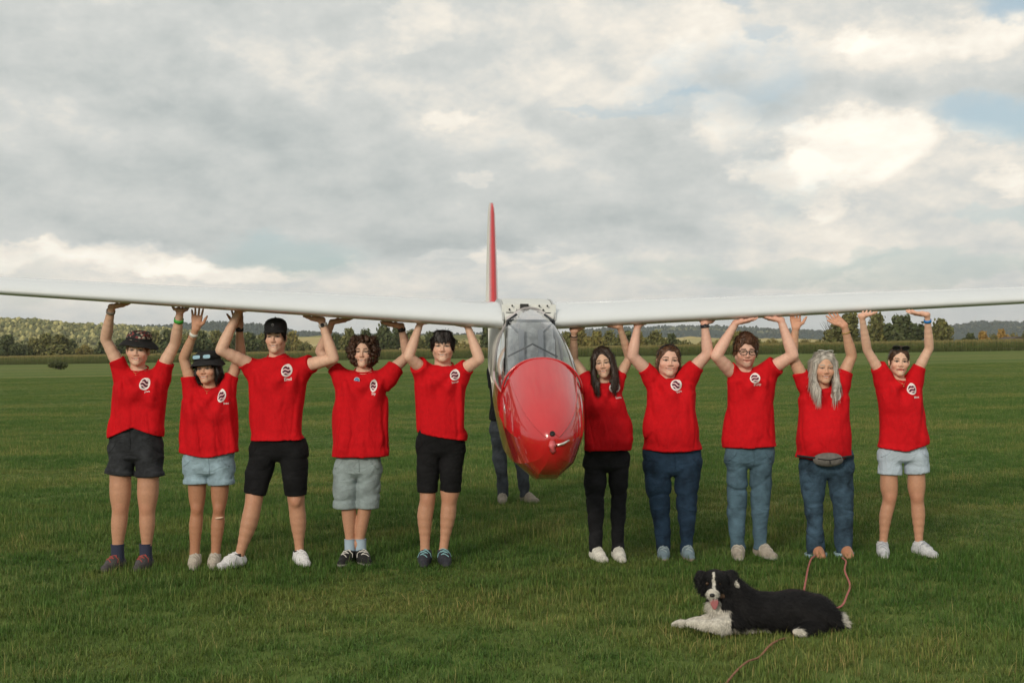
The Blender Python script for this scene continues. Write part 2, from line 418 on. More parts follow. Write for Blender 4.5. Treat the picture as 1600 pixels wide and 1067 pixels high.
WOOD_FAR = land_material('distant_wooded_hill', ((0.022, 0.040, 0.032), (0.036, 0.056, 0.042), (0.055, 0.072, 0.050)), ((0.16, 0.17, 0.09), (0.22, 0.20, 0.11), (0.12, 0.15, 0.07), (0.63, 0.66)), 0.0011)
FIELD_M = land_material('stubble_fields', ((0.10, 0.12, 0.04), (0.17, 0.17, 0.06), (0.24, 0.22, 0.09)), ((0.42, 0.34, 0.15), (0.48, 0.40, 0.20), (0.30, 0.27, 0.10), (0.42, 0.47)), 0.0035)
def hill(name, D, crest, depth, m, rough, seed, cols=260, base=0.0):
    xs = np.array([p[0] for p in crest], float); ys = np.array([p[1] for p in crest], float)
    px = np.linspace(xs[0], xs[-1], cols); py = np.interp(px, xs, ys)
    wv = Waves(seed, 10, 0.004, 0.03, (1, 1, 0)); w2 = Waves(seed + 1, 14, 0.08, 0.5, (1, 1, 0))
    T = np.array((-1.0, -0.85, -0.7, -0.55, -0.42, -0.3, -0.2, -0.12, -0.06, 0, 0.1, 0.3, 0.7, 1.0)); V = []
    for t in T:
        for a, b in zip(px, py):
            X = (a - 800) / FPX * D; Y = D + t * depth
            top = CAM_H + (549 - (a - 800) * math.tan(ROLL) - b) / FPX * D
            prof = math.cos(t * math.pi / 2) ** 1.3 if abs(t) < 1 else 0.0
            V.append((X * (Y / D if t < 0 else 1), Y, base + top * prof))
    V = np.array(V); n = V[:, 2] > 1.0
    V[:, 2] += np.where(n, wv(V) * rough * 0.5 + np.abs(w2(V)) * rough, 0)
    V[:, 2] -= np.where(np.isin(np.arange(len(V)) // cols, (0, len(T) - 1)), 3.0, 0)
    c = cols; F = np.array([(j * c + i, j * c + i + 1, (j + 1) * c + i + 1, (j + 1) * c + i) for j in range(len(T) - 1) for i in range(c - 1)])
    return tag(mesh_obj(name, V, F, m), kind='structure'), V.reshape(len(T), cols, 3)
def far_wood(G, n, size, colrs, seed, label, skip=None):
    """woodland that reads as one mass: rough crowns set over a hill's near slope"""
    r = np.random.default_rng(seed); oc = np.array([(1, 0, 0), (0.5, 0.87, 0), (-0.5, 0.87, 0), (-1, 0, 0), (-0.5, -0.87, 0), (0.5, -0.87, 0)]); V, F, C = [], [], []
    pn = Waves(seed, 8, 0.004, 0.02, (1, 1, 0))
    for i in range(n):
        j = r.uniform(1.5, 9.8); k = r.uniform(0, G.shape[1] - 2); a, b = int(j), int(k); fj, fk = j - a, k - b
        p = (G[a, b] * (1 - fk) + G[a, b + 1] * fk) * (1 - fj) + (G[a + 1, b] * (1 - fk) + G[a + 1, b + 1] * fk) * fj
        if skip and pn(p[None])[0] > skip: continue
        s = size * r.uniform(0.6, 1.25); h = s * r.uniform(0.6, 1.0); o = len(V); rot = r.uniform(0, 1)
        for z, w in ((-0.2, 0.8), (0.45, 1.0), (0.85, 0.6)):
            for q in range(6): e = oc[q] * s * 0.5 * w * r.uniform(0.75, 1.2); V.append(p + (e[0], e[1], h * z * r.uniform(0.9, 1.1)))
        V.append(p + (0, 0, h * 1.05))
        for lv in (0, 6):
            for q in range(6): F.append((o + lv + q, o + lv + (q + 1) % 6, o + lv + 6 + (q + 1) % 6, o + lv + 6 + q))
        for q in range(6): F.append((o + 12 + q, o + 12 + (q + 1) % 6, o + 18, o + 18))
        c = np.array(colrs[r.integers(0, len(colrs))]) * r.uniform(0.7, 1.3); C.extend([c] * 19)
    tag(mesh_obj('far_wood', V, np.array(F), mat('far_wood_leaves', None, rough=1.0, spec=0.03, attr=True), smooth=False, cols=np.array(C)), label, 'woodland', kind='stuff')
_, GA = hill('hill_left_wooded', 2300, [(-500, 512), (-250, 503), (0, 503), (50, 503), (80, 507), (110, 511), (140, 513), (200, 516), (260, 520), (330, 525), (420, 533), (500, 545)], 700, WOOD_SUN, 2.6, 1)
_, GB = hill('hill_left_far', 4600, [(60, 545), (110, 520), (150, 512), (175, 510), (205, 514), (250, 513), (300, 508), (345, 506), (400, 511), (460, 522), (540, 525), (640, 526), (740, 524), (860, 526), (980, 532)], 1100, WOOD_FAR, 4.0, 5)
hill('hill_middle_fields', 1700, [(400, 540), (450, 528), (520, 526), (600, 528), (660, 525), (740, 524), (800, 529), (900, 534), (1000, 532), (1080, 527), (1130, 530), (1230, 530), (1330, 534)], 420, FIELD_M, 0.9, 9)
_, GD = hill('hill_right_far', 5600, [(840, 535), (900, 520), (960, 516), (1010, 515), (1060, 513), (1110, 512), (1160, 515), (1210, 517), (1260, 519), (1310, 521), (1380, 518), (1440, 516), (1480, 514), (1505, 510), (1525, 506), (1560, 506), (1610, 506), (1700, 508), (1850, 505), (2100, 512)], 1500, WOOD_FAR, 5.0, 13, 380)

far_wood(GA, 4200, 6.5, [(0.15, 0.15, 0.060), (0.25, 0.24, 0.10), (0.36, 0.33, 0.14), (0.12, 0.13, 0.055)], 61, 'sunlit woodland covering the low hill on the left horizon', 0.9)  # crown colours lightened and yellowed to stand in for sun on the hill
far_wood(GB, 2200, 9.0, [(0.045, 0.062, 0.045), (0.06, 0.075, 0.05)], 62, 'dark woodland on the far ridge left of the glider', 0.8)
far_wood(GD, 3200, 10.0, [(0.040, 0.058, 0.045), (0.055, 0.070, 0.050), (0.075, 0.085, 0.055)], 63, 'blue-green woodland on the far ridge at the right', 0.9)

# ---- trees
def leaf_mat(name, c):
    return mat(name, c, rough=0.75, spec=0.15, attr=True, trans=0.25)
LEAFM = {'dark': leaf_mat('leaf_dark_green', (0.095, 0.112, 0.050)), 'olive': leaf_mat('leaf_olive_green', (0.165, 0.165, 0.064)),
         'yellow': leaf_mat('leaf_yellow_green', (0.24, 0.21, 0.075)), 'orange': leaf_mat('leaf_autumn_yellow', (0.38, 0.25, 0.08))}
BARK = mat('tree_bark', (0.075, 0.058, 0.042), rough=0.9, var=0.35, vscale=6)
def leaf_cloud(r, lobes, count, size):
    """leaf clumps spread through the volume of a few uneven lobes"""
    V, F, Cc = [], [], []
    w = np.array([l[3] for l in lobes]) ** 2; w = w / w.sum()
    for i in range(count):
        lx, ly, lz, lr = lobes[r.choice(len(lobes), p=w)]
        d = r.normal(size=3); d /= np.linalg.norm(d); rad = lr * (r.uniform(0.25, 1.0) ** 0.45)
        p = np.array((lx, ly, lz)) + d * rad * np.array((1, 1, 0.9)) + r.normal(size=3) * lr * 0.10
        nrm = d + r.normal(size=3) * 0.6; nrm /= np.linalg.norm(nrm); t = np.cross(nrm, (0.2, 0.1, 1)); t /= max(np.linalg.norm(t), 1e-6); bvec = np.cross(nrm, t)
        s = size * r.uniform(0.6, 1.35); k = len(V); col = r.uniform(0.65, 1.35); col = np.array((col * r.uniform(0.92, 1.12), col, col * r.uniform(0.8, 1.1)))
        for a, b in ((-1, -0.35), (-0.2, -0.9), (0.9, -0.4), (0.6, 0.7), (-0.5, 0.8)):
            V.append(p + (t * a * r.uniform(0.7, 1.2) + bvec * b * r.uniform(0.7, 1.2) + nrm * r.uniform(-0.25, 0.25)) * s); Cc.append(col)
        F.append((k, k + 1, k + 2, k + 3, k + 4))
    return np.array(V), np.array(F), np.array(Cc)
def make_tree_meshes(seed, kind):
    r = np.random.default_rng(seed)
    if kind == 'round': lobes = [(0, 0, 0.55, 0.30), (-0.22, 0.1, 0.45, 0.24), (0.24, -0.05, 0.48, 0.25), (0.05, -0.1, 0.74, 0.22), (-0.1, 0.1, 0.30, 0.22), (0.2, 0.15, 0.28, 0.2)]
    elif kind == 'tall': lobes = [(0, 0, 0.8, 0.16), (0.03, 0.02, 0.65, 0.2), (-0.06, 0, 0.48, 0.24), (0.1, 0, 0.38, 0.24), (-0.12, 0.05, 0.25, 0.2), (0.12, -0.05, 0.2, 0.2)]
    elif kind == 'bush': lobes = [(-0.3, 0, 0.35, 0.25), (0, 0.05, 0.5, 0.32), (0.3, 0, 0.38, 0.26), (0.12, -0.1, 0.25, 0.25), (-0.15, -0.1, 0.22, 0.22)]
    else: lobes = [(0.1, 0, 0.5, 0.3), (0.2, 0.05, 0.72, 0.22), (-0.12, 0, 0.38, 0.2), (0.25, 0, 0.32, 0.22)]
    lobes = [(a + r.normal() * 0.03, b + r.normal() * 0.03, c + r.normal() * 0.03, d * r.uniform(0.85, 1.1)) for a, b, c, d in lobes]
    V, F, Cc = leaf_cloud(r, lobes, 1500 if kind != 'bush' else 900, 0.046)
    vf = [tube([(0, 0, -0.02), (0.005, 0, 0.15), (0.0, 0.01, 0.45)], [0.03, 0.022, 0.010], 7, caps=False)]
    for l in lobes: vf.append(tube([(0, 0, max(0.06, l[2] - l[3] - 0.06)), (l[0] * 0.6, l[1] * 0.6, l[2] - 0.06), (l[0], l[1], l[2] + 0.05)], [0.012, 0.008, 0.003], 5, caps=False))
    if kind == 'bare':
        for i in range(16):
            a = np.array((-0.1 + r.normal() * 0.05, r.normal() * 0.05, 0.3)); e = a + np.array((-0.28 * r.uniform(0.2, 1), r.normal() * 0.1, 0.6 * r.uniform(0.5, 1)))
            vf.append(tube([a, (a + e) / 2 + r.normal(size=3) * 0.02, e], [0.007, 0.005, 0.002], 4, caps=False))
    return (V, F, Cc), join(*vf)
TREE = {}
def tree(px, ytop, wpx, D, kind, hue, label, name='tree', group='trees behind the cornfield', cat='tree', var=0):
    key = (kind, var, hue)
    if (kind, var) not in TREE: TREE[(kind, var)] = make_tree_meshes(hash_seed(kind, var), kind)
    (V, F, Cc), (tv, tf) = TREE[(kind, var)]
    horizon = 549 - (px - 800) * math.tan(ROLL)
    H = CAM_H + (horizon - ytop) / FPX * D; X = (px - 800) / FPX * D; wid = wpx / FPX * D
    root = empty(name, (X, D, 0)); tag(root, label, cat, group)
    if key not in TREE:
        c = mesh_obj('crown', V, F, LEAFM[hue], root, smooth=False, cols=Cc); t = mesh_obj('trunk', tv, tf, BARK, root); TREE[key] = (c.data, t.data)
    else:
        cm, tm = TREE[key]; c = bpy.data.objects.new('crown', cm); t = bpy.data.objects.new('trunk', tm)
        for o in (c, t): COL.objects.link(o); o.parent = root
    sw = {'round': 1.0, 'tall': 0.62, 'bush': 1.15, 'bare': 0.85}[kind]; sh = {'round': 0.95, 'tall': 0.97, 'bush': 0.82, 'bare': 0.93}[kind]
    for o in (c, t): o.scale = (wid / sw, wid / sw * 0.9, H / sh); o.rotation_euler = (0, 0, 0)
    root.rotation_euler = (0, 0, rnd.choice((0, math.pi)) if kind != 'bare' else 0)
    return root
def hash_seed(k, v): return sum(map(ord, k)) * 10 + v
ORD = ['first', 'second', 'third', 'fourth', 'fifth', 'sixth', 'seventh', 'eighth', 'ninth', 'tenth', 'eleventh', 'twelfth', 'thirteenth', 'fourteenth', 'fifteenth', 'sixteenth',
       'seventeenth', 'eighteenth', 'nineteenth', 'twentieth', 'twenty-first', 'twenty-second', 'twenty-third', 'twenty-fourth', 'twenty-fifth', 'twenty-sixth', 'twenty-seventh', 'twenty-eighth', 'twenty-ninth', 'thirtieth']
HUEW = {'dark': 'dark green', 'olive': 'olive green', 'yellow': 'yellow-green', 'orange': 'autumn yellow'}
left_trees = [(-14, 527, 46, 'round', 'dark'), (12, 524, 44, 'round', 'dark'), (34, 531, 36, 'bush', 'dark'), (52, 526, 40, 'round', 'olive'), (72, 522, 42, 'round', 'olive'), (92, 521, 40, 'tall', 'olive'),
              (112, 528, 40, 'round', 'dark'), (130, 534, 34, 'bush', 'yellow'), (150, 541, 30, 'bush', 'olive'), (160, 530, 26, 'tall', 'dark'), (190, 530, 40, 'round', 'dark'), (222, 524, 40, 'round', 'olive'), (243, 514, 40, 'round', 'olive'),
              (266, 512, 40, 'tall', 'dark'), (290, 520, 40, 'round', 'olive'), (312, 514, 42, 'round', 'dark'), (338, 518, 42, 'round', 'olive'), (362, 520, 42, 'round', 'dark'), (388, 517, 44, 'round', 'dark'), (412, 522, 40, 'round', 'olive'),
              (436, 520, 38, 'round', 'olive'), (458, 515, 36, 'round', 'yellow'), (476, 530, 30, 'bush', 'olive'), (492, 540, 36, 'bush', 'yellow'), (508, 522, 30, 'round', 'dark'), (526, 519, 26, 'tall', 'dark')]
for i, (px, yt, w, k, h) in enumerate(left_trees):
    tree(px, yt, w, 480 + (i * 37 % 60), k, h, f'{HUEW[h]} {"bush" if k == "bush" else "tree"}, {ORD[i]} from the left edge in the treeline behind the corn', var=i % 3)
mid_trees = [(546, 514, 36, 'round', 'olive'), (574, 512, 40, 'round', 'dark'), (598, 503, 42, 'round', 'dark'), (622, 508, 38, 'round', 'dark'), (648, 513, 36, 'tall', 'olive'), (672, 516, 36, 'round', 'dark'),
             (700, 520, 34, 'round', 'olive'), (722, 531, 30, 'bush', 'yellow'), (742, 528, 26, 'bush', 'olive'), (762, 506, 26, 'tall', 'dark')]
for i, (px, yt, w, k, h) in enumerate(mid_trees):
    tree(px, yt, w, 470 + (i * 29 % 50), k, h, f'{HUEW[h]} {"bush" if k == "bush" else "tree"}, {ORD[i]} from left between the curly-haired man and the glider', var=(i + 1) % 3)
right_trees = [(884, 516, 34, 'round', 'olive'), (906, 513, 36, 'round', 'yellow'), (930, 515, 38, 'round', 'yellow'), (954, 514, 34, 'round', 'olive'), (976, 515, 34, 'tall', 'olive'), (1000, 517, 36, 'round', 'yellow'), (1026, 514, 38, 'round', 'olive'),
               (1050, 522, 30, 'round', 'dark'), (1072, 530, 34, 'bush', 'olive'), (1100, 531, 36, 'bush', 'yellow'), (1126, 526, 36, 'bush', 'yellow'), (1150, 515, 34, 'round', 'yellow'), (1178, 524, 36, 'bush', 'olive'), (1206, 526, 34, 'bush', 'yellow'),
               (1232, 528, 34, 'bush', 'olive'), (1258, 529, 36, 'bush', 'yellow'), (1282, 528, 34, 'bush', 'olive')]
for i, (px, yt, w, k, h) in enumerate(right_trees):
    tree(px, yt, w, 400 + (i * 23 % 45), k, h, f'{HUEW[h]} {"bush" if k == "bush" else "tree"}, {ORD[i]} to the right of the glider in the row behind the corn', var=i % 3)
tree(1313, 491, 60, 390, 'bare', 'olive', 'half bare tree with thin branches on its left, behind the grey-haired woman', var=0)
tree(1372, 491, 48, 385, 'round', 'olive', 'round olive tree behind the raised arm of the woman in pale shorts', var=1)
tree(1415, 489, 72, 380, 'round', 'dark', 'largest dark round tree, right behind the woman in pale shorts', var=2)
tree(1468, 495, 46, 384, 'round', 'olive', 'olive tree just right of the blue wristband, behind the corn', var=0)
tree(1342, 530, 30, 384, 'bush', 'olive', 'low olive bush between the half bare tree and the round tree', var=1, name='bush')
for i, (px, yt, w, k, h) in enumerate([(1498, 533, 22, 'bush', 'yellow'), (1515, 521, 26, 'round', 'dark'), (1537, 516, 20, 'tall', 'orange'), (1552, 520, 24, 'bush', 'olive'), (1566, 515, 24, 'round', 'orange'), (1584, 519, 26, 'bush', 'yellow'), (1604, 516, 30, 'round', 'olive'), (1630, 518, 34, 'round', 'dark')]):
    tree(px, yt, w, 420 + i * 5, k, h, f'{HUEW[h]} {"bush" if k == "bush" else "tree"}, {ORD[i]} in the low row from the blue wristband to the right edge', var=i % 3)
tree(91, 562, 34, ground_Y(91, 577.5), 'bush', 'dark', 'lone dark bush in the meadow in front of the cornfield', name='bush', group=None, var=2)

# ---- maize field: rows of leafy stalks along the far edge of the meadow
def cornfield():
    r = np.random.default_rng(3); A = np.array(((-300 - 800) / FPX * 415, 415.0)); B = np.array(((1900 - 800) / FPX * 272, 272.0))
    d = B - A; L = np.linalg.norm(d); d /= L; nrm = np.array((-d[1], d[0]))
    if nrm[1] < 0: nrm = -nrm
    V, F, Cc = [], [], []
    for row in range(9):
        for s in np.arange(0, L, 0.34):
            p = A + d * (s + r.uniform(-0.12, 0.12)) + nrm * (row * 0.9 + r.uniform(-0.2, 0.2)); h = r.uniform(2.1, 2.55); x, y = p
            g = r.uniform(0.75, 1.25); green = np.array((0.085, 0.115, 0.035)) * g; tan = np.array((0.22, 0.19, 0.075)) * r.uniform(0.8, 1.2)
            def quad(a, b, c, e, ca, cb):
                k = len(V); V.extend((a, b, c, e)); Cc.extend((ca, ca, cb, cb)); F.append((k, k + 1, k + 2, k + 3))
            w = 0.05; quad((x - w, y, 0), (x + w, y, 0), (x + w * 0.7, y, h), (x - w * 0.7, y, h), green * 0.8, tan)
            for q in range(4):
                z = h * r.uniform(0.25, 0.8); sgn = r.choice((-1, 1)); ln = r.uniform(0.35, 0.6); yo = r.uniform(-0.3, 0.3)
                quad((x, y, z - 0.05), (x, y, z + 0.06), (x + sgn * ln, y + yo, z + 0.28), (x + sgn * ln * 0.9, y + yo, z + 0.20), green, green * 1.25)
            tw = 0.11; quad((x - 0.02, y, h - 0.25), (x + 0.02, y, h - 0.25), (x + tw, y + r.uniform(-0.1, 0.1), h + 0.12), (x - tw, y, h + 0.12), tan, tan)
    o = mesh_obj('cornfield', V, np.array(F), mat('maize_leaves', None, rough=0.8, spec=0.1, attr=True, trans=0.25), smooth=False, cols=np.array(Cc))
    tag(o, 'band of ripening maize along the far edge of the meadow', 'cornfield', kind='stuff')
cornfield()

# ---- barn roof and wind turbines on the right
def barn():
    Y = 430.0; c = W(1580, 533, Y); root = empty('barn', (c[0], Y, 0)); tag(root, 'low barn with a shallow brown pitched roof at the right edge', 'barn')
    hw, hd, e = 4.4, 6.0, 2.1; top = 3.5
    V = np.array([(-hw, -hd, 0), (hw, -hd, 0), (hw, -hd, e), (0, -hd, top - 0.1), (-hw, -hd, e), (-hw, hd, 0), (hw, hd, 0), (hw, hd, e), (0, hd, top - 0.1), (-hw, hd, e)])
    mesh_obj('wall', V, [(0, 1, 2, 3, 4), (6, 5, 9, 8, 7), (1, 6, 7, 2), (5, 0, 4, 9)], mat('barn_boards', (0.22, 0.20, 0.18), rough=0.9, var=0.2, vscale=2), root, smooth=False)
    for s in (-1, 1):
        o = hw + 0.9; zl = e - 0.35
        V = np.array([(0, -hd - .5, top), (s * o, -hd - .5, zl), (s * o, hd + .5, zl), (0, hd + .5, top), (0, -hd - .5, top + .25), (s * o, -hd - .5, zl + .25), (s * o, hd + .5, zl + .25), (0, hd + .5, top + .25)])
        mesh_obj('roof_slope', V, [(0, 1, 2, 3), (4, 7, 6, 5), (0, 4, 5, 1), (1, 5, 6, 2), (2, 6, 7, 3), (3, 7, 4, 0)], mat('barn_roof', (0.075, 0.055, 0.045), rough=0.9), root, smooth=False)
    mesh_obj('door', *box((0.8, -hd - 0.04, 0.95), (2.6, 0.08, 1.9)), mat('barn_door', (0.05, 0.04, 0.035), rough=0.9), root, smooth=False)
barn()
def turbine(px, ybase, ytop, D, rot, label):
    t = W(px, ytop, D); root = empty('wind_turbine', (t[0], D, 0)); tag(root, label, 'wind turbine', 'wind turbines on the right horizon')
    m = mat('turbine_white', (0.75, 0.75, 0.74), rough=0.5); H = t[2]
    mesh_obj('tower', *tube([(0, 0, 0), (0, 0, H)], [2.4, 1.5], 10), m, root); mesh_obj('nacelle', *box((0, -1, H + 1.2), (3.5, 9, 3.5)), m, root, smooth=False)
    for k in range(3):
        a = rot + k * 2.0944; dx, dz = math.sin(a), math.cos(a)
        mesh_obj('blade', *tube([(0, -6, H + 1.2), (dx * 8, -6, H + 1.2 + dz * 8), (dx * 40, -6, H + 1.2 + dz * 40)], [1.2, 1.9, 0.4], 6), m, root)
turbine(1522, 510, 501, 8200, 0.3, 'pale wind turbine above the wooded ridge, left one of three')
turbine(1556, 510, 501, 8400, 1.1, 'pale wind turbine above the wooded ridge, middle one of three')
turbine(1590, 510, 501, 8600, 0.7, 'pale wind turbine above the wooded ridge, right one of three')

# ---- grass: tiles of blades set out over the near meadow by geometry nodes (one object)
def grass_material():
    m = bpy.data.materials.new('grass_blades'); m.use_nodes = True; q = NT(m.node_tree); b = m.node_tree.nodes['Principled BSDF']
    a = q.n('ShaderNodeAttribute'); a.attribute_name = 'tint'
    P = q.n('ShaderNodeNewGeometry').outputs['Position']
    def sc(sx, sy):
        mp = q.n('ShaderNodeMapping'); q.l.new(P, mp.inputs['Vector']); mp.inputs['Scale'].default_value = (sx, sy, 0.2); return mp.outputs[0]
    p1 = q.noise(sc(0.55, 0.8), 1.0, 4, 0.6); p2 = q.noise(sc(2.2, 2.6), 1.0, 3, 0.6)
    p0 = q.noise(sc(0.10, 0.22), 1.0, 2, 0.5); tone = q.ramp(q.add(q.add(q.mul(p1, 0.40), q.mul(p2, 0.25)), q.mul(p0, 0.35)), [(0.38, (0.64, 1.04, 0.62)), (0.48, (0.96, 1.27, 0.88)), (0.58, (1.90, 1.65, 1.38))])
    c = q.mix(1.0, a.outputs['Color'], tone, 'MULTIPLY')
    q.l.new(c, b.inputs['Base Color']); b.inputs['Roughness'].default_value = 0.55; b.inputs['Specular IOR Level'].default_value = 0.25
    tb = q.n('ShaderNodeBsdfTranslucent'); q.l.new(c, tb.inputs[0]); mx = q.n('ShaderNodeMixShader'); mx.inputs[0].default_value = 0.3
    q.l.new(b.outputs[0], mx.inputs[1]); q.l.new(tb.outputs[0], mx.inputs[2]); q.l.new(mx.outputs[0], m.node_tree.nodes['Material Output'].inputs[0])
    return m
GRASS_M = grass_material(); TILE = 0.6
def grass_tile(seed, nb, dry):
    r = np.random.default_rng(seed)
    base = r.uniform(-TILE * 0.56, TILE * 0.56, (nb, 2))
    cl = r.uniform(-TILE / 2, TILE / 2, (40, 2)); pick = r.random(nb) < 0.55; base[pick] = cl[r.integers(0, 40, pick.sum())] + r.normal(0, 0.035, (pick.sum(), 2))
    isdry = r.random(nb) < dry
    Lg = r.gamma(9, 0.0041, nb) * np.where(isdry, r.uniform(1.1, 2.3, nb), 1.0); Lg = np.clip(Lg, 0.02, 0.17)
    az = r.uniform(0, 2 * math.pi, nb); lean = np.abs(r.normal(0, 0.62, nb)) * np.where(isdry, 0.6, 1.0)
    dirv = np.stack([np.cos(az), np.sin(az)], 1); wd = np.where(isdry, 0.0011, r.uniform(0.0015, 0.0030, nb)); side = np.stack([-np.sin(az + r.normal(0, 0.6, nb)), np.cos(az)], 1)
    def pt(f, wf, s):
        hx = dirv * (np.sin(lean * (0.5 + f)) * Lg * f)[:, None]; z = np.cos(lean * (0.5 + f)) * Lg * f
        xy = base + hx + side * (wd * wf * s)[:, None]; return np.column_stack([xy, z - 0.004])
    V = np.stack([pt(0, 1, -1), pt(0, 1, 1), pt(0.55, 0.85, 1), pt(0.55, 0.85, -1), pt(1, 0, 0)], 1).reshape(-1, 3)
    k = np.arange(nb) * 5
    F = [tuple(x) for x in np.stack([k, k + 1, k + 2, k + 3], 1)] + [tuple(x) for x in np.stack([k + 3, k + 2, k + 4], 1)]
    g = r.uniform(0.65, 1.4, nb)[:, None]; hue = r.random(nb)[:, None]
    colr = np.array((0.064, 0.108, 0.026)) * g * (1 - hue) + np.array((0.105, 0.130, 0.042)) * g * hue
    colr = np.where(isdry[:, None], np.array((0.30, 0.26, 0.12)) * r.uniform(0.5, 1.1, (nb, 1)), colr)
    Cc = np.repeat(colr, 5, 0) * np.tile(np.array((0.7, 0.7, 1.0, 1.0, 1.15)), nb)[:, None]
    return V, F, Cc
def grass():
    coll = bpy.data.collections.new('grass_tiles')
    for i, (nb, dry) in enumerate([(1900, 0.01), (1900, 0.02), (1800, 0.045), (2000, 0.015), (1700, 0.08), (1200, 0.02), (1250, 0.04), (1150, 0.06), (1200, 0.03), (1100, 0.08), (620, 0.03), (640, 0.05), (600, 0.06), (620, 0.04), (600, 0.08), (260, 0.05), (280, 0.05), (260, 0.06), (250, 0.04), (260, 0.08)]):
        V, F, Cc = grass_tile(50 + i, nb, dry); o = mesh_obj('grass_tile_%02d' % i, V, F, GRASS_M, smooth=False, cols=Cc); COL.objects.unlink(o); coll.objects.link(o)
    pts, rot, scl, idx = [], [], [], []; r = np.random.default_rng(11); hw = Waves(4, 12, 0.5, 3.5, (1, 1, 0))
    Y = 5.2
    while Y < 110:
        st = TILE * (0.92 if Y < 16 else 1.0 if Y < 40 else 1.25); half = 0.40 * Y + 2.0
        for X in np.arange(-half, half, st):
            f = float(np.interp(Y, (14, 24, 42, 70), (0.0, 1.0, 2.0, 3.0))) + r.uniform(-0.5, 0.5); idx.append(5 * int(np.clip(round(f), 0, 3)) + int(r.integers(0, 5)))
            pts.append((X + r.uniform(-0.08, 0.08), Y + r.uniform(-0.08, 0.08), 0)); rot.append((0, 0, r.uniform(0, 6.28)))
        Y += st
    P = np.array(pts); hgt = 1.08 + 0.34 * hw(P) + r.normal(0, 0.08, len(P)); hgt = np.clip(hgt, 0.5, 1.7)
    S3 = np.column_stack([np.full(len(P), 1.05), np.full(len(P), 1.05), hgt]); S3[P[:, 1] > 40, :2] = 1.35
    me = bpy.data.meshes.new('grass'); me.from_pydata(pts, [], [])
    a = me.attributes.new('rot', 'FLOAT_VECTOR', 'POINT'); a.data.foreach_set('vector', np.array(rot, np.float32).ravel())
    a = me.attributes.new('idx', 'INT', 'POINT'); a.data.foreach_set('value', np.array(idx, np.int32))
    a = me.attributes.new('scl', 'FLOAT_VECTOR', 'POINT'); a.data.foreach_set('vector', S3.astype(np.float32).ravel())
    o = bpy.data.objects.new('grass', me); COL.objects.link(o); tag(o, 'short green meadow grass with dry stalks across the airfield', 'grass', kind='stuff')
    ng = bpy.data.node_groups.new('grass_spread', 'GeometryNodeTree')
    ng.interface.new_socket('Geometry', in_out='INPUT', socket_type='NodeSocketGeometry'); ng.interface.new_socket('Geometry', in_out='OUTPUT', socket_type='NodeSocketGeometry')
    gi = ng.nodes.new('NodeGroupInput'); go = ng.nodes.new('NodeGroupOutput'); ip = ng.nodes.new('GeometryNodeInstanceOnPoints'); ci = ng.nodes.new('GeometryNodeCollectionInfo')
    ci.inputs[0].default_value = coll; ci.inputs['Separate Children'].default_value = True; ci.inputs['Reset Children'].default_value = True
    def attr(nm):
        nd = ng.nodes.new('GeometryNodeInputNamedAttribute'); nd.data_type = 'FLOAT_VECTOR'; nd.inputs[0].default_value = nm; return nd.outputs[0]
    ng.links.new(gi.outputs[0], ip.inputs['Points']); ng.links.new(ci.outputs[0], ip.inputs['Instance']); ip.inputs['Pick Instance'].default_value = True
    nd = ng.nodes.new('GeometryNodeInputNamedAttribute'); nd.data_type = 'INT'; nd.inputs[0].default_value = 'idx'; ng.links.new(nd.outputs[0], ip.inputs['Instance Index'])
    e2r = ng.nodes.new('FunctionNodeEulerToRotation'); ng.links.new(attr('rot'), e2r.inputs[0]); ng.links.new(e2r.outputs[0], ip.inputs['Rotation']); ng.links.new(attr('scl'), ip.inputs['Scale'])
    ng.links.new(ip.outputs[0], go.inputs[0])
    md = o.modifiers.new('spread', 'NODES'); md.node_group = ng
grass()

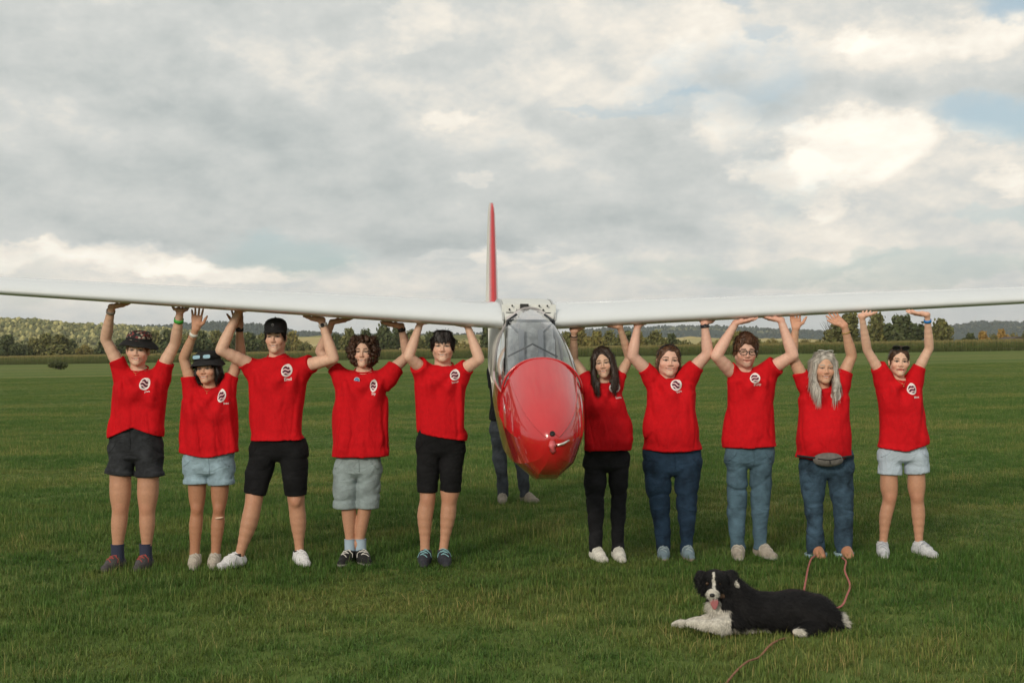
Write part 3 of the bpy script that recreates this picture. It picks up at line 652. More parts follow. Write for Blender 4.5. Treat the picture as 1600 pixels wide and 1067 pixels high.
# ================================================================== PEOPLE
SKIN = mat('skin', None, rough=0.52, spec=0.35, attr=True, var=0.06, vscale=60, sss=0.06)
SHIRT = mat('red_cotton', (0.55, 0.008, 0.013), rough=0.9, spec=0.12, var=0.07, vscale=30, bump=0.25, bscale=900, wrinkle=0.55, wscale=6.5, wstretch=(1.5, 1, 0.75))
PRINT = mat('shirt_print', None, rough=0.7, spec=0.2, attr=True)
HAIRM = {}
def hair_mat(name, c):
    return mat('hair_' + name, c, rough=0.45, spec=0.35, attr=True, bump=0.8, bscale=110, stretch=(1, 1, 0.16))
DENIM = {
 'charcoal': mat('denim_charcoal', (0.030, 0.032, 0.036), rough=0.9, spec=0.2, var=0.45, vscale=9, bump=0.5, bscale=500, wrinkle=0.6, wscale=9.0, wstretch=(0.8, 1, 1.7)),
 'pale': mat('denim_pale_blue', (0.27, 0.37, 0.43), rough=0.9, spec=0.2, var=0.25, vscale=10, bump=0.5, bscale=500, wrinkle=0.6, wscale=9.0, wstretch=(0.8, 1, 1.7)),
 'grey': mat('denim_light_grey', (0.25, 0.30, 0.305), rough=0.9, spec=0.2, var=0.2, vscale=8, bump=0.5, bscale=500, wrinkle=0.6, wscale=9.0, wstretch=(0.8, 1, 1.7)),
 'black': mat('cotton_black', (0.009, 0.009, 0.010), rough=0.92, spec=0.2, var=0.3, vscale=8, bump=0.3, bscale=400, wrinkle=0.6, wscale=9.0, wstretch=(0.8, 1, 1.6)),
 'blackjean': mat('denim_black', (0.014, 0.014, 0.016), rough=0.9, spec=0.2, var=0.35, vscale=8, bump=0.5, bscale=500, wrinkle=0.6, wscale=9.0, wstretch=(0.8, 1, 1.7)),
 'navy': mat('denim_navy', (0.016, 0.034, 0.062), rough=0.9, spec=0.2, var=0.5, vscale=7, bump=0.5, bscale=500, wrinkle=0.6, wscale=9.0, wstretch=(0.8, 1, 1.7)),
 'mid': mat('denim_mid_blue', (0.072, 0.125, 0.165), rough=0.9, spec=0.2, var=0.35, vscale=7, bump=0.5, bscale=500, wrinkle=0.6, wscale=9.0, wstretch=(0.8, 1, 1.7)),
 'worn': mat('denim_worn_blue', (0.036, 0.066, 0.098), rough=0.9, spec=0.2, var=0.6, vscale=7, bump=0.5, bscale=500, wrinkle=0.6, wscale=9.0, wstretch=(0.8, 1, 1.7)),
 'sky': mat('cotton_pale_blue', (0.44, 0.52, 0.60), rough=0.9, spec=0.2, var=0.08, vscale=10, bump=0.4, bscale=400, wrinkle=0.7, wscale=10.0, wstretch=(1.2, 1, 1.2)),
 'slate': mat('denim_slate', (0.045, 0.052, 0.062), rough=0.9, spec=0.2, var=0.45, vscale=8, bump=0.5, bscale=500, wrinkle=0.6, wscale=9.0, wstretch=(0.8, 1, 1.7))}
def plain(name, c, rough=0.6, **kw): return mat(name, c, rough=rough, **kw)

def lathe(prof, n=40, sy=1.15, wav=None):
    V = []
    for i, (r, z) in enumerate(prof):
        for j in range(n):
            th = 2 * math.pi * j / n; dz, dr = wav(th, i) if wav else (0, 0)
            V.append(((r + dr) * math.cos(th), (r + dr) * math.sin(th) * sy, z + dz))
    F = [(i * n + j, i * n + (j + 1) % n, (i + 1) * n + (j + 1) % n, (i + 1) * n + j) for i in range(len(prof) - 1) for j in range(n)]
    return np.array(V), np.array(F)

def head_mesh(sp):
    fem = sp['sex'] == 'f'; jw = sp.get('jaw', 0.90 if fem else 1.0); fat = sp.get('fat', 0.0); sm = sp.get('smile', 1.0)
    F = Field()
    F.ell((0, 0.014, 0.034), (0.074, 0.092, 0.080), 0.02)
    F.ell((0, -0.022, -0.040), (0.058 + fat, 0.062, 0.068), 0.03)
    for s in (-1, 1):
        F.cone((s * 0.052 * jw, 0.012, -0.055), (s * 0.012, -0.062, -0.100), 0.018 + fat, 0.014, 0.03)
        F.ell((s * 0.040, -0.056, -0.030), (0.024 + fat * 0.6, 0.020, 0.020), 0.03)
        F.ell((s * 0.077, 0.014, -0.010), (0.009, 0.019, 0.030), 0.008, _rot(0, 0, s * 0.35))
        F.cone((s * 0.012, -0.077 if fem else -0.079, 0.020), (s * 0.046, -0.064, 0.017), 0.006 if fem else 0.008, 0.008, 0.02)
    F.ell((0, -0.070, -0.098), (0.020 * jw, 0.014, 0.014), 0.025)
    for s in (-1, 1): F.ell((s * 0.0315, -0.094, 0.000), (0.017, 0.016, 0.0105), 0.012, None, 's')
    for s in (-1, 1): F.ell((s * 0.0315, -0.066, -0.001), (0.0145, 0.0135, 0.0125), 0.004)
    F.cone((0, -0.079, 0.006), (0, -0.096 if fem else -0.099, -0.030), 0.0065 if fem else 0.0075, 0.0098 if fem else 0.0115, 0.012)
    for s in (-1, 1): F.ell((s * 0.0115, -0.090, -0.036), (0.0085, 0.010, 0.0075), 0.008)
    F.cone((-0.020, -0.076, -0.060), (0.020, -0.076, -0.060), 0.0075, 0.0075, 0.012)
    F.cone((-0.016, -0.076, -0.075), (0.016, -0.076, -0.075), 0.0075, 0.0075, 0.012)
    F.ell((0, -0.088, -0.0672), (0.022, 0.009, 0.0045), 0.005, None, 's')
    nr = 0.049 if fem else 0.057; nr += fat
    F.cone((0, 0.022, -0.055), (0, 0.034, -0.205), nr, nr + 0.006, 0.03)
    V, Q = F.mesh(0.0037)
    sk = np.array(sp['skin']); C = np.tile(sk, (len(V), 1))
    x, y, z = V.T; ax = np.abs(x); front = y < -0.045
    def paint(m, c, a=1.0):
        m = np.clip(m, 0, 1)[:, None] * a; C[:] = C * (1 - m) + np.array(c) * m
    g = lambda cx, cz, rx, rz: np.exp(-(((ax - cx) / rx) ** 2 + ((z - cz) / rz) ** 2))
    paint(g(0.042, -0.036, 0.026, 0.022) * front, sk * np.array((1.06, 0.72, 0.68)), 0.55)
    paint(np.exp(-((x / 0.014) ** 2 + ((z + 0.033) / 0.016) ** 2)) * (y < -0.085), sk * np.array((1.02, 0.78, 0.74)), 0.4)
    br = np.array(sp['hairc']) * 0.9
    bz = 0.0235 - 6.0 * (ax - 0.032) ** 2
    paint(((np.abs(z - bz) < 0.0042) & (ax > 0.012) & (ax < 0.050) & front) * 1.0, br, 0.85)
    # smiling mouth: lips round an open row of teeth
    zm = -0.0665 + 8.5 * sm * x ** 2; mw = 0.0305; inside = (ax < mw) & front
    e = np.sqrt(np.clip(1 - (x / mw) ** 2, 0, 1))
    paint((inside & (np.abs(z - zm) < 0.0105 * e)) * 1.0, sk * (np.array((0.74, 0.34, 0.34)) if fem else np.array((0.72, 0.42, 0.40))), 0.9)
    paint(((ax > 0.0235) & (ax < 0.034) & front & (np.abs(z - zm) < 0.004)) * 1.0, sk * 0.45, 0.7)
    if sp.get('teeth', True): paint((inside & (ax < 0.0185) & (np.abs(z - zm - 0.0008) < 0.0042 * e)) * 1.0, (0.60, 0.54, 0.48))
    else: paint((inside & (np.abs(z - zm) < 0.0024)) * 1.0, (0.12, 0.03, 0.03))
    sq = sp.get('squint', 0.6); eh = 0.0078 * (1 - 0.5 * sq)
    er = np.sqrt(((ax - 0.0315) / 0.0145) ** 2 + (z / eh) ** 2)
    paint(((er < 1) & front) * 1.0, (0.20, 0.17, 0.155)); paint(((np.hypot(ax - 0.0315, z) < 0.0078) & (er < 1.1) & front) * 1.0, (0.025, 0.016, 0.011))
    paint(((er >= 0.9) & (er < 1.45) & (z > -0.001) & front) * 1.0, (0.05, 0.03, 0.022), 0.8)
    paint(((er >= 0.9) & (er < 1.5) & (z <= -0.001) & front) * 1.0, sk * 0.6, 0.5)
    if sp.get('beard'): paint(np.clip((-0.050 - z) / 0.02, 0, 1) * (z > -0.125) * (y < 0.02) * (1 - ((ax < 0.026) & (z > -0.082))), br * 1.4, sp['beard'])
    nk = (z < -0.12)
    return V, Q, C

def hair_mesh(sp):
    st = sp['hair']; F = Field(); r = np.random.default_rng(sp['seed'])
    def cap(rx=0.081, ry=0.099, rz=0.086, face=True, low=-0.03, cy=0.018):
        F.ell((0, cy, 0.038), (rx, ry, rz), 0.01)
        F.cone((0, 0.06, 0.0), (0, 0.062, -0.055), 0.065, 0.05, 0.03)
    def facecut(z=-0.035, rx=0.066, rz=0.092, y=-0.105): F.ell((0, y, z), (rx, 0.085, rz), 0.012, None, 's')
    if st == 'short':
        cap(0.083, 0.102, 0.088); facecut(-0.050, 0.064, 0.092)
        for s in (-1, 1): F.cone((s * 0.074, -0.005, 0.045), (s * 0.077, -0.006, -0.022), 0.017, 0.009, 0.02)
        for i in range(9):
            a = -0.058 + i * 0.0145; F.cone((a * 0.75, -0.045, 0.100), (a + 0.006, -0.086 + 7 * a * a, 0.030 + 4.5 * a * a + r.uniform(-0.007, 0.007)), 0.021, 0.006, 0.008)
    elif st == 'wavy':
        cap(0.084, 0.102, 0.090); facecut(-0.028, 0.066, 0.098)
        for s in (-1, 1): F.cone((s * 0.076, -0.002, 0.05), (s * 0.079, 0.004, -0.025), 0.018, 0.011, 0.02)
        for i in range(46):
            a, e = r.uniform(-1.5, 1.5), r.uniform(0.35, 1.45); p = np.array((0.082 * math.sin(a) * math.cos(e), -0.098 * math.cos(a) * math.cos(e) + 0.012, 0.040 + 0.090 * math.sin(e)))
            F.ell(p, r.uniform(0.012, 0.021, 3), 0.012)
    elif st == 'curly':
        cap(0.088, 0.104, 0.093); facecut(-0.024, 0.064, 0.102)
        for i in range(330):
            a = r.uniform(0.55, math.pi) * r.choice((-1, 1)); zz = r.uniform(-0.115, 0.118)
            if zz > 0.082: a = r.uniform(-math.pi, math.pi)
            rr = 0.104 * math.sqrt(max(0.08, 1 - ((zz - 0.02) / 0.135) ** 2)) + r.uniform(0.0, 0.024); rr *= 1.12 if zz < 0.03 else 1.0
            F.ell((rr * math.sin(a), 0.015 - rr * math.cos(a) * 0.98, zz), r.uniform(0.010, 0.018, 3), 0.005)
    elif st in ('long', 'grey'):
        cap(0.081, 0.099, 0.088); facecut(-0.030, 0.060, 0.108)
        lo = -0.185 if st == 'long' else -0.205
        for s in (-1, 1):
            for q in range(15):
                f = q / 14; y0 = -0.042 + 0.10 * f; rr = 0.0105
                x1 = s * (0.0745 + 0.008 * math.sin(min(f * 2.6, 1.6))); spread = r.uniform(-0.022, 0.014); fw = (-0.095 if st == 'long' else -0.118) - 0.02 * (1 - f)
                F.chain([(s * 0.006, y0 * 0.55, 0.112), (s * 0.045, y0 * 0.9, 0.096), (x1, y0, 0.040), (x1 + s * 0.012, y0 - 0.008, -0.060), (x1 + s * (0.010 + spread * 0.5), y0 * 0.3 + fw * 0.55, -0.130), (x1 + s * (spread - 0.010), fw + 0.03 * f, lo + r.uniform(-0.025, 0.045))],
                        [0.010, 0.011, rr, rr * 1.15, rr * 1.15, 0.007], 0.022)
        F.ell((0, -0.115, -0.030), (0.060, 0.092, 0.112), 0.010, None, 's'); F.ell((0, -0.12, -0.15), (0.030, 0.085, 0.10), 0.02, None, 's')
    elif st == 'tied':
        cap(0.0785, 0.097, 0.085); facecut(-0.030, 0.067, 0.108)
        for s in (-1, 1): F.cone((s * 0.055, -0.04, 0.075), (s * 0.076, 0.012, 0.02), 0.014, 0.010, 0.015)
        F.ell((0, 0.125, 0.015), (0.035, 0.035, 0.04), 0.02)
        for s in (-1, 1):
            if sp.get('strands'): F.chain([(s * 0.070, -0.02, 0.03), (s * 0.080, -0.005, -0.05), (s * 0.070, 0.015, -0.120)], [0.010, 0.011, 0.006], 0.01)
    elif st == 'bob':
        cap(0.082, 0.100, 0.088); facecut(-0.050, 0.064, 0.100)
        for s in (-1, 1):
            for q in range(4): F.chain([(s * 0.076, -0.015 + q * 0.022, 0.03), (s * 0.084, -0.018 + q * 0.022, -0.045), (s * 0.072, -0.02 + q * 0.022, -0.112)], [0.014, 0.017, 0.010], 0.012)
    elif st == 'cropped':
        cap(0.079, 0.097, 0.084); facecut(-0.045, 0.067, 0.098)
        for s in (-1, 1): F.cone((s * 0.073, -0.012, 0.045), (s * 0.076, -0.008, -0.020), 0.012, 0.007, 0.015)
    wv = Waves(sp['seed'], 10, 120, 260, (1, 1, 0.3)); F.dispf = lambda P: wv(P) * 0.0014
    return F.mesh(0.0042)

def strands(v, q, sp, r):
    st = sp['hair']; N = {'long': 3600, 'grey': 3000, 'curly': 2600}.get(st, 2200)
    t = v[q[:, :3]]; nr = np.cross(t[:, 1] - t[:, 0], t[:, 2] - t[:, 0]); nr /= np.maximum(np.linalg.norm(nr, axis=1)[:, None], 1e-9)
    fi = r.integers(0, len(q), N); c = v[q[fi]].mean(1) + r.normal(0, 0.0015, (N, 3)); n = nr[fi]
    ok = ~((np.abs(c[:, 0]) < 0.050) & (c[:, 1] < -0.03) & (c[:, 2] < (0.03 if st in ('short', 'cropped', 'bob') else 0.098 if st in ('long', 'grey') else 0.078))); fi = fi[ok]; c = c[ok]; n = n[ok]; N = len(c)
    top = np.array((0.0, 0.02, 0.13)); fl = c - top; fl[:, 2] -= 0.05 + 0.4 * np.clip(0.02 - c[:, 2], 0, 1)
    if st in ('long', 'grey'): fl = np.where((c[:, 2] > 0.06)[:, None], np.stack([np.sign(c[:, 0]) * 1.0, 0 * c[:, 0], -0.7 + 0 * c[:, 0]], 1), np.stack([c[:, 0] * 0.6, 0 * c[:, 0] - 0.12, -1 + 0 * c[:, 0]], 1))
    if st == 'tied': fl = np.array((0, 0.13, 0.0)) - c
    if st == 'curly': fl = r.normal(size=(N, 3))
    fl -= n * (fl * n).sum(1)[:, None] * (np.where(c[:, 2] < 0.03, 0.25, 1.0)[:, None] if st in ('long', 'grey') else 1.0); fl /= np.maximum(np.linalg.norm(fl, axis=1)[:, None], 1e-6); fl += r.normal(0, 0.06 if st in ('long', 'grey') else 0.14, (N, 3))
    ln = {'long': 0.075, 'grey': 0.080, 'curly': 0.016, 'tied': 0.035, 'bob': 0.045}.get(st, 0.028) * r.uniform(0.5, 1.3, N)
    lift = {'tied': 0.002, 'curly': 0.010, 'wavy': 0.008, 'short': 0.0015, 'long': 0.003, 'grey': 0.003}.get(st, 0.003) * r.uniform(0.2, 1.6, N); sd = np.cross(fl, n); sd /= np.maximum(np.linalg.norm(sd, axis=1)[:, None], 1e-6); w = r.uniform(0.0008, 0.0018, N)[:, None]
    if st in ('long', 'grey'): ln = np.where(c[:, 2] > 0.05, ln * 0.45, ln); lift = np.where(c[:, 2] > 0.05, lift * 0.3, lift)
    m = c + fl * (ln * 0.5)[:, None] + n * (lift * 0.7)[:, None]; e = c + fl * ln[:, None] + n * (lift * 0.6)[:, None]
    V = np.stack([c - sd * w, c + sd * w, m + sd * w, m - sd * w, e + sd * w * 0.3, e - sd * w * 0.3], 1).reshape(-1, 3); k = np.arange(N) * 6
    F = np.concatenate([np.stack([k, k + 1, k + 2, k + 3], 1), np.stack([k + 3, k + 2, k + 4, k + 5], 1)])
    return V, F, np.repeat(r.uniform(0.45, 2.0, (N, 1)) * np.ones(3), 6, 0)
def hand_field(F, wrist, f, nrm, right, L=0.178, spread=0.10, curl=0.25, fist=False):
    f = np.array(f, float); f /= np.linalg.norm(f); nrm = np.array(nrm, float); nrm -= f * (f @ nrm); nrm /= np.linalg.norm(nrm)
    t = np.cross(f, nrm) * (1 if right else -1); k = L / 0.185
    P = lambda a, b, c: wrist + (f * a + t * b + nrm * c) * k
    for b0, b1 in ((0.018, 0.033), (0.006, 0.011), (-0.007, -0.011), (-0.017, -0.031)):
        F.cone(P(0.0, b0, 0), P(0.088, b1, 0.0), 0.016 * k, 0.0135 * k, 0.014)
    F.ell(P(0.035, 0.022, 0.008), (0.020 * k,) * 3, 0.014)
    for i, (b1, ln) in enumerate(((0.033, 0.072), (0.011, 0.081), (-0.011, 0.075), (-0.031, 0.058))):
        a = spread * (1.5 - i); p = P(0.086, b1, 0); d = f * math.cos(a) + t * math.sin(a); c = curl * (0.8 + 0.15 * i); pts = [p]; ang = 0
        for s_ in (0.45, 0.31, 0.24):
            ang += c; dd = d * math.cos(ang) + nrm * math.sin(ang); p = p + dd * ln * s_ * k; pts.append(p)
        F.chain(pts, [0.0096 * k, 0.0088 * k, 0.0080 * k, 0.0068 * k], 0.004)
    p = P(0.022, 0.026, 0.004); d1 = f * 0.62 + t * 0.76 + nrm * 0.16; d2 = f * 0.88 + t * 0.42 + nrm * 0.2; d1 /= np.linalg.norm(d1); d2 /= np.linalg.norm(d2)
    F.chain([p, p + d1 * 0.042 * k, p + (d1 * 0.042 + d2 * 0.034) * k, p + (d1 * 0.046 + d2 * 0.060) * k], [0.016 * k, 0.0115 * k, 0.0100 * k, 0.0075 * k], 0.008)

def ring(c, axis, r, w, th=0.003, n=20, flat=1.0):
    axis = np.array(axis, float); axis /= np.linalg.norm(axis); u = np.cross(axis, (0.1, 1, 0.05)); u /= np.linalg.norm(u); v = np.cross(axis, u); V = []
    prof = [(r, -w / 2), (r + th, -w / 2), (r + th, w / 2), (r, w / 2)]
    for rr, a in prof:
        for j in range(n):
            q = 2 * math.pi * j / n; V.append(c + axis * a + (u * math.cos(q) + v * math.sin(q)) * rr)
    F = [(i * n + j, i * n + (j + 1) % n, ((i + 1) % 4) * n + (j + 1) % n, ((i + 1) % 4) * n + j) for i in range(4) for j in range(n)]
    return np.array(V), np.array(F)

def emblem_on(shirt_bvh, cx, cz, rw, rh, rotv, Yf, parent, squash=1.0):
    V, C, F = [], [], []; NR, NA = 12, 40; wave = lambda u, v: math.sin(v * 11 + 1.1 * math.sin(u * 5.5))
    ca, sa = math.cos(rotv), math.sin(rotv)
    for i in range(NR + 1):
        for j in range(NA):
            th = 2 * math.pi * j / NA; rad = i / NR
            edge = 1.0 + 0.10 * math.exp(-((th - 1.2) / 0.35) ** 2) + 0.04 * math.sin(2 * th)
            u, v = rad * math.cos(th) * edge, rad * math.sin(th) * edge
            x = cx + (u * ca - v * sa) * rw; z = cz + (u * sa + v * ca) * rh
            hit = shirt_bvh.ray_cast(Vector((x, Yf - 1.2, z)), Vector((0, 1, 0)))
            if hit[0] is None: return
            p = hit[0] + hit[1] * (0.0015 if hit[1].y < 0 else -0.0015); V.append(tuple(p))
            inn = math.hypot((u + 0.06) / 0.72, v / 0.72)
            if inn > 1: C.append((0.80, 0.74, 0.72))
            else: C.append((0.78, 0.55, 0.55) if wave(u, v) > 0.45 else ((0.16, 0.012, 0.035) if wave(u, v) > -0.6 else (0.035, 0.010, 0.03)))
    for i in range(NR):
        for j in range(NA): F.append((i * NA + j, i * NA + (j + 1) % NA, (i + 1) * NA + (j + 1) % NA, (i + 1) * NA + j))
    part('emblem', V, np.array(F), PRINT, parent, cols=np.array(C), smooth=False)
def text_on(shirt_bvh, txt, cx, cz, width, rotv, Yf, parent):
    cu = bpy.data.curves.new('name_print', 'FONT'); cu.body = txt; cu.align_x = 'CENTER'; cu.align_y = 'CENTER'; cu.resolution_u = 2; cu.offset = 0.012
    ob = bpy.data.objects.new('tmp', cu); me = bpy.data.meshes.new_from_object(ob)
    P = np.array([v.co[:] for v in me.vertices]); Fc = [tuple(p.vertices) for p in me.polygons]; bpy.data.objects.remove(ob)
    if not len(P): return
    s = width / max(np.ptp(P[:, 0]), 1e-4); ca, sa = math.cos(rotv), math.sin(rotv); V = []
    for p in P:
        x = cx + (p[0] * ca - p[1] * sa) * s; z = cz + (p[0] * sa + p[1] * ca) * s
        hit = shirt_bvh.ray_cast(Vector((x, Yf - 1.2, z)), Vector((0, 1, 0)))
        if hit[0] is None: return
        V.append((x, hit[0].y - 0.003, z))
    part('name_print', V, Fc, plain('print_white', (0.80, 0.72, 0.70)), parent, smooth=False)

def shoe(root, ankle_xy, d, L, upper, sole, lacec, sockc, sock_top, ank_r, bare=None, boot=0.0):
    d = np.array((d[0], d[1], 0.0)); d /= np.linalg.norm(d); s = np.array((-d[1], d[0], 0)); a = np.array((ankle_xy[0], ankle_xy[1], 0.0)); k = L / 0.28
    P = lambda f, t, z: a + (d * f + s * t) * k + np.array((0, 0, z))
    F = Field(); F.cone(P(-0.045, 0, 0.045), P(0.07, 0, 0.040), 0.037 * k, 0.042 * k, 0.03); F.cone(P(0.07, 0.0, 0.038), P(0.165, 0.006, 0.026), 0.043 * k, 0.036 * k, 0.03)
    if bare is None: F.cone(P(-0.015, 0, 0.05), P(-0.012, 0, 0.095 + boot), 0.042, 0.040, 0.03, cap=True); F.cone(P(0.0, 0, 0.09), P(0.09, 0, 0.055), 0.034, 0.035, 0.03)
    else:
        F.cone(P(-0.01, 0, 0.05), P(-0.005, 0, 0.13), 0.036, 0.033, 0.03); F.cone(P(0.0, 0, 0.085), P(0.11, 0, 0.035), 0.032, 0.030, 0.03)
        for q in range(5): F.cone(P(0.15, -0.034 + q * 0.017, 0.02), P(0.195 - q * 0.008, -0.036 + q * 0.018, 0.014), 0.011, 0.008 if q else 0.010, 0.006)
    F.cutf = lambda X, Y, Z: (0.006 - Z) + 0 * X + 0 * Y
    V, Q = F.mesh(0.006)
    if bare is not None:
        part('foot', V, Q, SKIN, root, cols=np.tile(np.array(bare) * (0.74, 0.62, 0.54), (len(V), 1))); return
    so = np.clip((0.030 - V[:, 2]) / 0.004, 0, 1)[:, None]; C = np.array(upper) * (1 - so) + np.array(sole) * so
    fwd = (V - a) @ d; toe = ((fwd > 0.135 * k) & (V[:, 2] < 0.055))[:, None]; C = np.where(toe, C * 0.85, C)
    o = part('shoe', V, Q, mat('shoe_upper', None, rough=0.75, spec=0.3, attr=True, var=0.18, vscale=90), root, cols=C)
    bv = BVHTree.FromPolygons(V.tolist(), Q.tolist()); vf = []
    for q in range(5):
        pts = []
        for e in np.linspace(-1, 1, 7):
            p = P(0.035 + q * 0.020 + 0.012 * e * (-1) ** q, 0.026 * e, 0.3); h = bv.ray_cast(Vector(p), Vector((0, 0, -1)))
            if h[0]: pts.append(np.array(h[0]) + (0, 0, 0.002))
        if len(pts) > 2: vf.append(tube(pts, 0.0034, 5, caps=False))
    for sg in (-1, 1): vf.append(tube([P(0.045, 0.005 * sg, 0.098), P(0.06, 0.025 * sg, 0.105), P(0.05, 0.042 * sg, 0.085), P(0.07, 0.05 * sg, 0.06)], 0.003, 5, caps=False))
    if vf: part('lace', *join(*vf), plain('lace_%02x%02x%02x' % tuple(int(c * 255) for c in lacec), lacec, rough=0.8), o)
    if sockc is not None:
        A = P(0.0, 0, 0.06); B = P(0.0, 0, sock_top); part('sock', *join(tube([A, (A + B) / 2, B], [ank_r + 0.011, ank_r + 0.009, ank_r + 0.010], 16, caps=False), ring(B, (0, 0, 1), ank_r + 0.003, 0.006, 0.008, 16)), plain('sock_%02x%02x%02x' % tuple(int(c * 255) for c in sockc), sockc, rough=0.9), root)

def person(sp):
    Y = sp['Y']; mpp = Y / FPX; fem = sp['sex'] == 'f'
    px = lambda x, y, dy=0.0: W(x, y, Y + dy)
    feet = [W(l[-1][0], l[-1][1], Y) for l in sp['legs']]; base = np.mean(feet, 0)
    root = empty('person', (base[0], Y, 0)); tag(root, sp['label'], 'person', sp.get('group', 'people in red shirts holding up the glider'))
    skin = np.array(sp['skin'])
    # ---- rows of the torso measured across the shirt
    def row(y, xl, xr, grow=0.0, dep=None, dy=0.0):
        p, q = px(xl, y), px(xr, y); a = (q[0] - p[0]) / 2 + grow; b = dep if dep else float(np.clip(0.60 * a, 0.098, 0.165)); b += grow * 0.5
        return ((p[2] + q[2]) / 2, (p[0] + q[0]) / 2, Y + dy, a, b)
    sh = [px(*A['sh']) for A in sp['arms']]; cxp, cyp = sp['collar']; col = px(cxp, cyp)
    shz = (sh[0][2] + sh[1][2]) / 2; shx = (sh[0][0] + sh[1][0]) / 2; sha = abs(sh[1][0] - sh[0][0]) / 2
    rows = [row(*t) for t in sp['torso']]; rows = [(z, x, y - (0.012 if i < 2 else 0.0), a, max(b, 0.132) if i < 3 else b) for i, (z, x, y, a, b) in enumerate(rows)]
    tz = min(shz, col[2]) - 0.030; rows = [r_ for r_ in rows if r_[0] < tz - 0.012]
    top = [(tz, shx, Y, sha + 0.022, 0.100), (max(col[2] - 0.014, tz + 0.012), (shx + col[0]) / 2, Y + 0.006, 0.118 if fem else 0.132, 0.090), (max(col[2] + 0.002, tz + 0.026), col[0], Y + 0.012, 0.078 if fem else 0.084, 0.076)]
    # ---- body
    B = Field(); brows = [(z, x, y + 0.008, a * 0.80, b * 0.66) for z, x, y, a, b in rows + top]
    hz = min(r[0] for r in rows); lx = [px(l[0][0], l[0][1]) for l in sp['legs']]
    brows.insert(0, (hz - 0.03, (lx[0][0] + lx[1][0]) / 2, Y, rows[0][3] * 0.55, rows[0][4] * 0.50)); B.loft(brows, 0.03)
    jt = []
    for side, A in enumerate(sp['arms']):
        S_ = sh[side]; E = px(A['el'][0], A['el'][1], A['el'][2]); Wr = px(A['wr'][0], A['wr'][1], A['wr'][2]); k = A.get('k', sp.get('ar', 1.0))
        m1 = (S_ * 0.5 + E * 0.5); m2 = E * 0.72 + Wr * 0.28
        QA = interp_rows([np.append(p_, r_ * k) for p_, r_ in ((S_, 0.050), (m1, 0.0465), (S_ * 0.14 + E * 0.86, 0.0395), (E, 0.0375))], 2); B.chain(list(QA[:, :3]), list(QA[:, 3]), 0.008)
        QA = interp_rows([np.append(p_, r_ * k) for p_, r_ in ((E, 0.0375), (E * 0.84 + Wr * 0.16, 0.0400), (E * 0.62 + Wr * 0.38, 0.0385), (E * 0.28 + Wr * 0.72, 0.0300), (Wr, 0.0255))], 2); B.chain(list(QA[:, :3]), list(QA[:, 3]), 0.008)
        jt.append((S_, E, Wr, k))
    for side, l in enumerate(sp['legs']):
        P = [px(x, y, sp['feet'][side].get('dy', 0.0) * i_ / (len(l) - 1)) for i_, (x, y, w) in enumerate(l)]; R = [(w[0] if isinstance(w, tuple) else w) * mpp / 2 for x, y, w in l]
        pe = sp['pants']['legs'][side][-1][1]; R = [r_ * (1.0 if l[i_][1] > pe - 1 else (0.55 if pe > 820 else 0.80)) for i_, r_ in enumerate(R)]
        if len(P) > 3: P.insert(-1, P[-2] * 0.40 + P[-1] * 0.60); R.insert(-1, R[-1] * 1.12)
        R = [r_ * (0.95 if i_ < 2 else 0.88) for i_, r_ in enumerate(R)]
        QQ = interp_rows([np.append(p_, r_) for p_, r_ in zip([P[0] + (0, 0, 0.06)] + P, [R[0] * 0.85] + R)], 3); B.chain(list(QQ[:, :3]), list(QQ[:, 3]), 0.015)
        if len(P) > 2 and sp.get('knee') is not None:
            kn = sp['knee'][side]; p = px(*kn); B.ell(p + (0, -0.036, 0.0), (0.030, 0.020, 0.034), 0.03)
        A_ = P[-1].copy(); A_[2] = 0.05; B.cone(P[-1], A_, R[-1], R[-1] * 0.95, 0.02)
    hc = px(sp['head'][0], sp['head'][1] + 1.0); hs = sp['hs'] * 0.935; yaw, pit, rol = sp.get('turn', (0, 0, 0)); HR = _rot(pit, rol, yaw)
    hc = hc + np.array((0, -0.02, 0)); B.cone(np.array((col[0], Y + 0.02, col[2] - 0.05)), hc + HR @ np.array((0, 0.03, -0.12)) * hs, 0.058 if not fem else 0.050, 0.052 if not fem else 0.045, 0.03)
    bv, bf = B.mesh(0.0085); bc = np.tile(skin, (len(bv), 1))
    lt = np.clip((0.95 - bv[:, 2]) / 0.1, 0, 1)[:, None]; bc = bc * (1 - lt) + bc * np.array(sp.get('legtan', (0.68, 0.56, 0.47))) * lt      # legs more tanned than the arms
    kw_ = Waves(sp['seed'], 8, 8, 30); bc = bc * (1 + 0.05 * kw_(bv))[:, None]
    if sp.get('knee'):
        for kn in sp['knee']:
            p = px(*kn); dd = np.linalg.norm((bv - p) * (1, 0.5, 1), axis=1); m = np.exp(-(dd / 0.045) ** 2)[:, None]; bc = bc * (1 - m * 0.5) + bc * np.array((0.95, 0.68, 0.66)) * m * 0.5
    hv_ = np.array(sp.get('hscale', (1, 1, 1))) * hs
    def place(V): return (V * hv_) @ HR.T + hc
    hv, hf, hcol = head_mesh(sp); pieces = [(bv, bf, bc), (place(hv), hf, hcol)]
    for side, A in enumerate(sp['arms']):
        S_, E, Wr, k = jt[side]; H = Field(); f, nrm = A['hand'][0], A['hand'][1]
        H.cone(Wr * 0.85 + E * 0.15, Wr, 0.0272 * k, 0.0255 * k, 0.01); hand_field(H, Wr + (Wr - E) / np.linalg.norm(Wr - E) * 0.018, f, nrm, side == 0, sp.get('handL', 0.172 if fem else 0.188), A.get('spread', 0.10), A.get('curl', 0.16))
        v, q = H.mesh(0.0046); pieces.append((v, q, np.tile(skin * np.array((1.0, 0.90, 0.88)), (len(v), 1))))
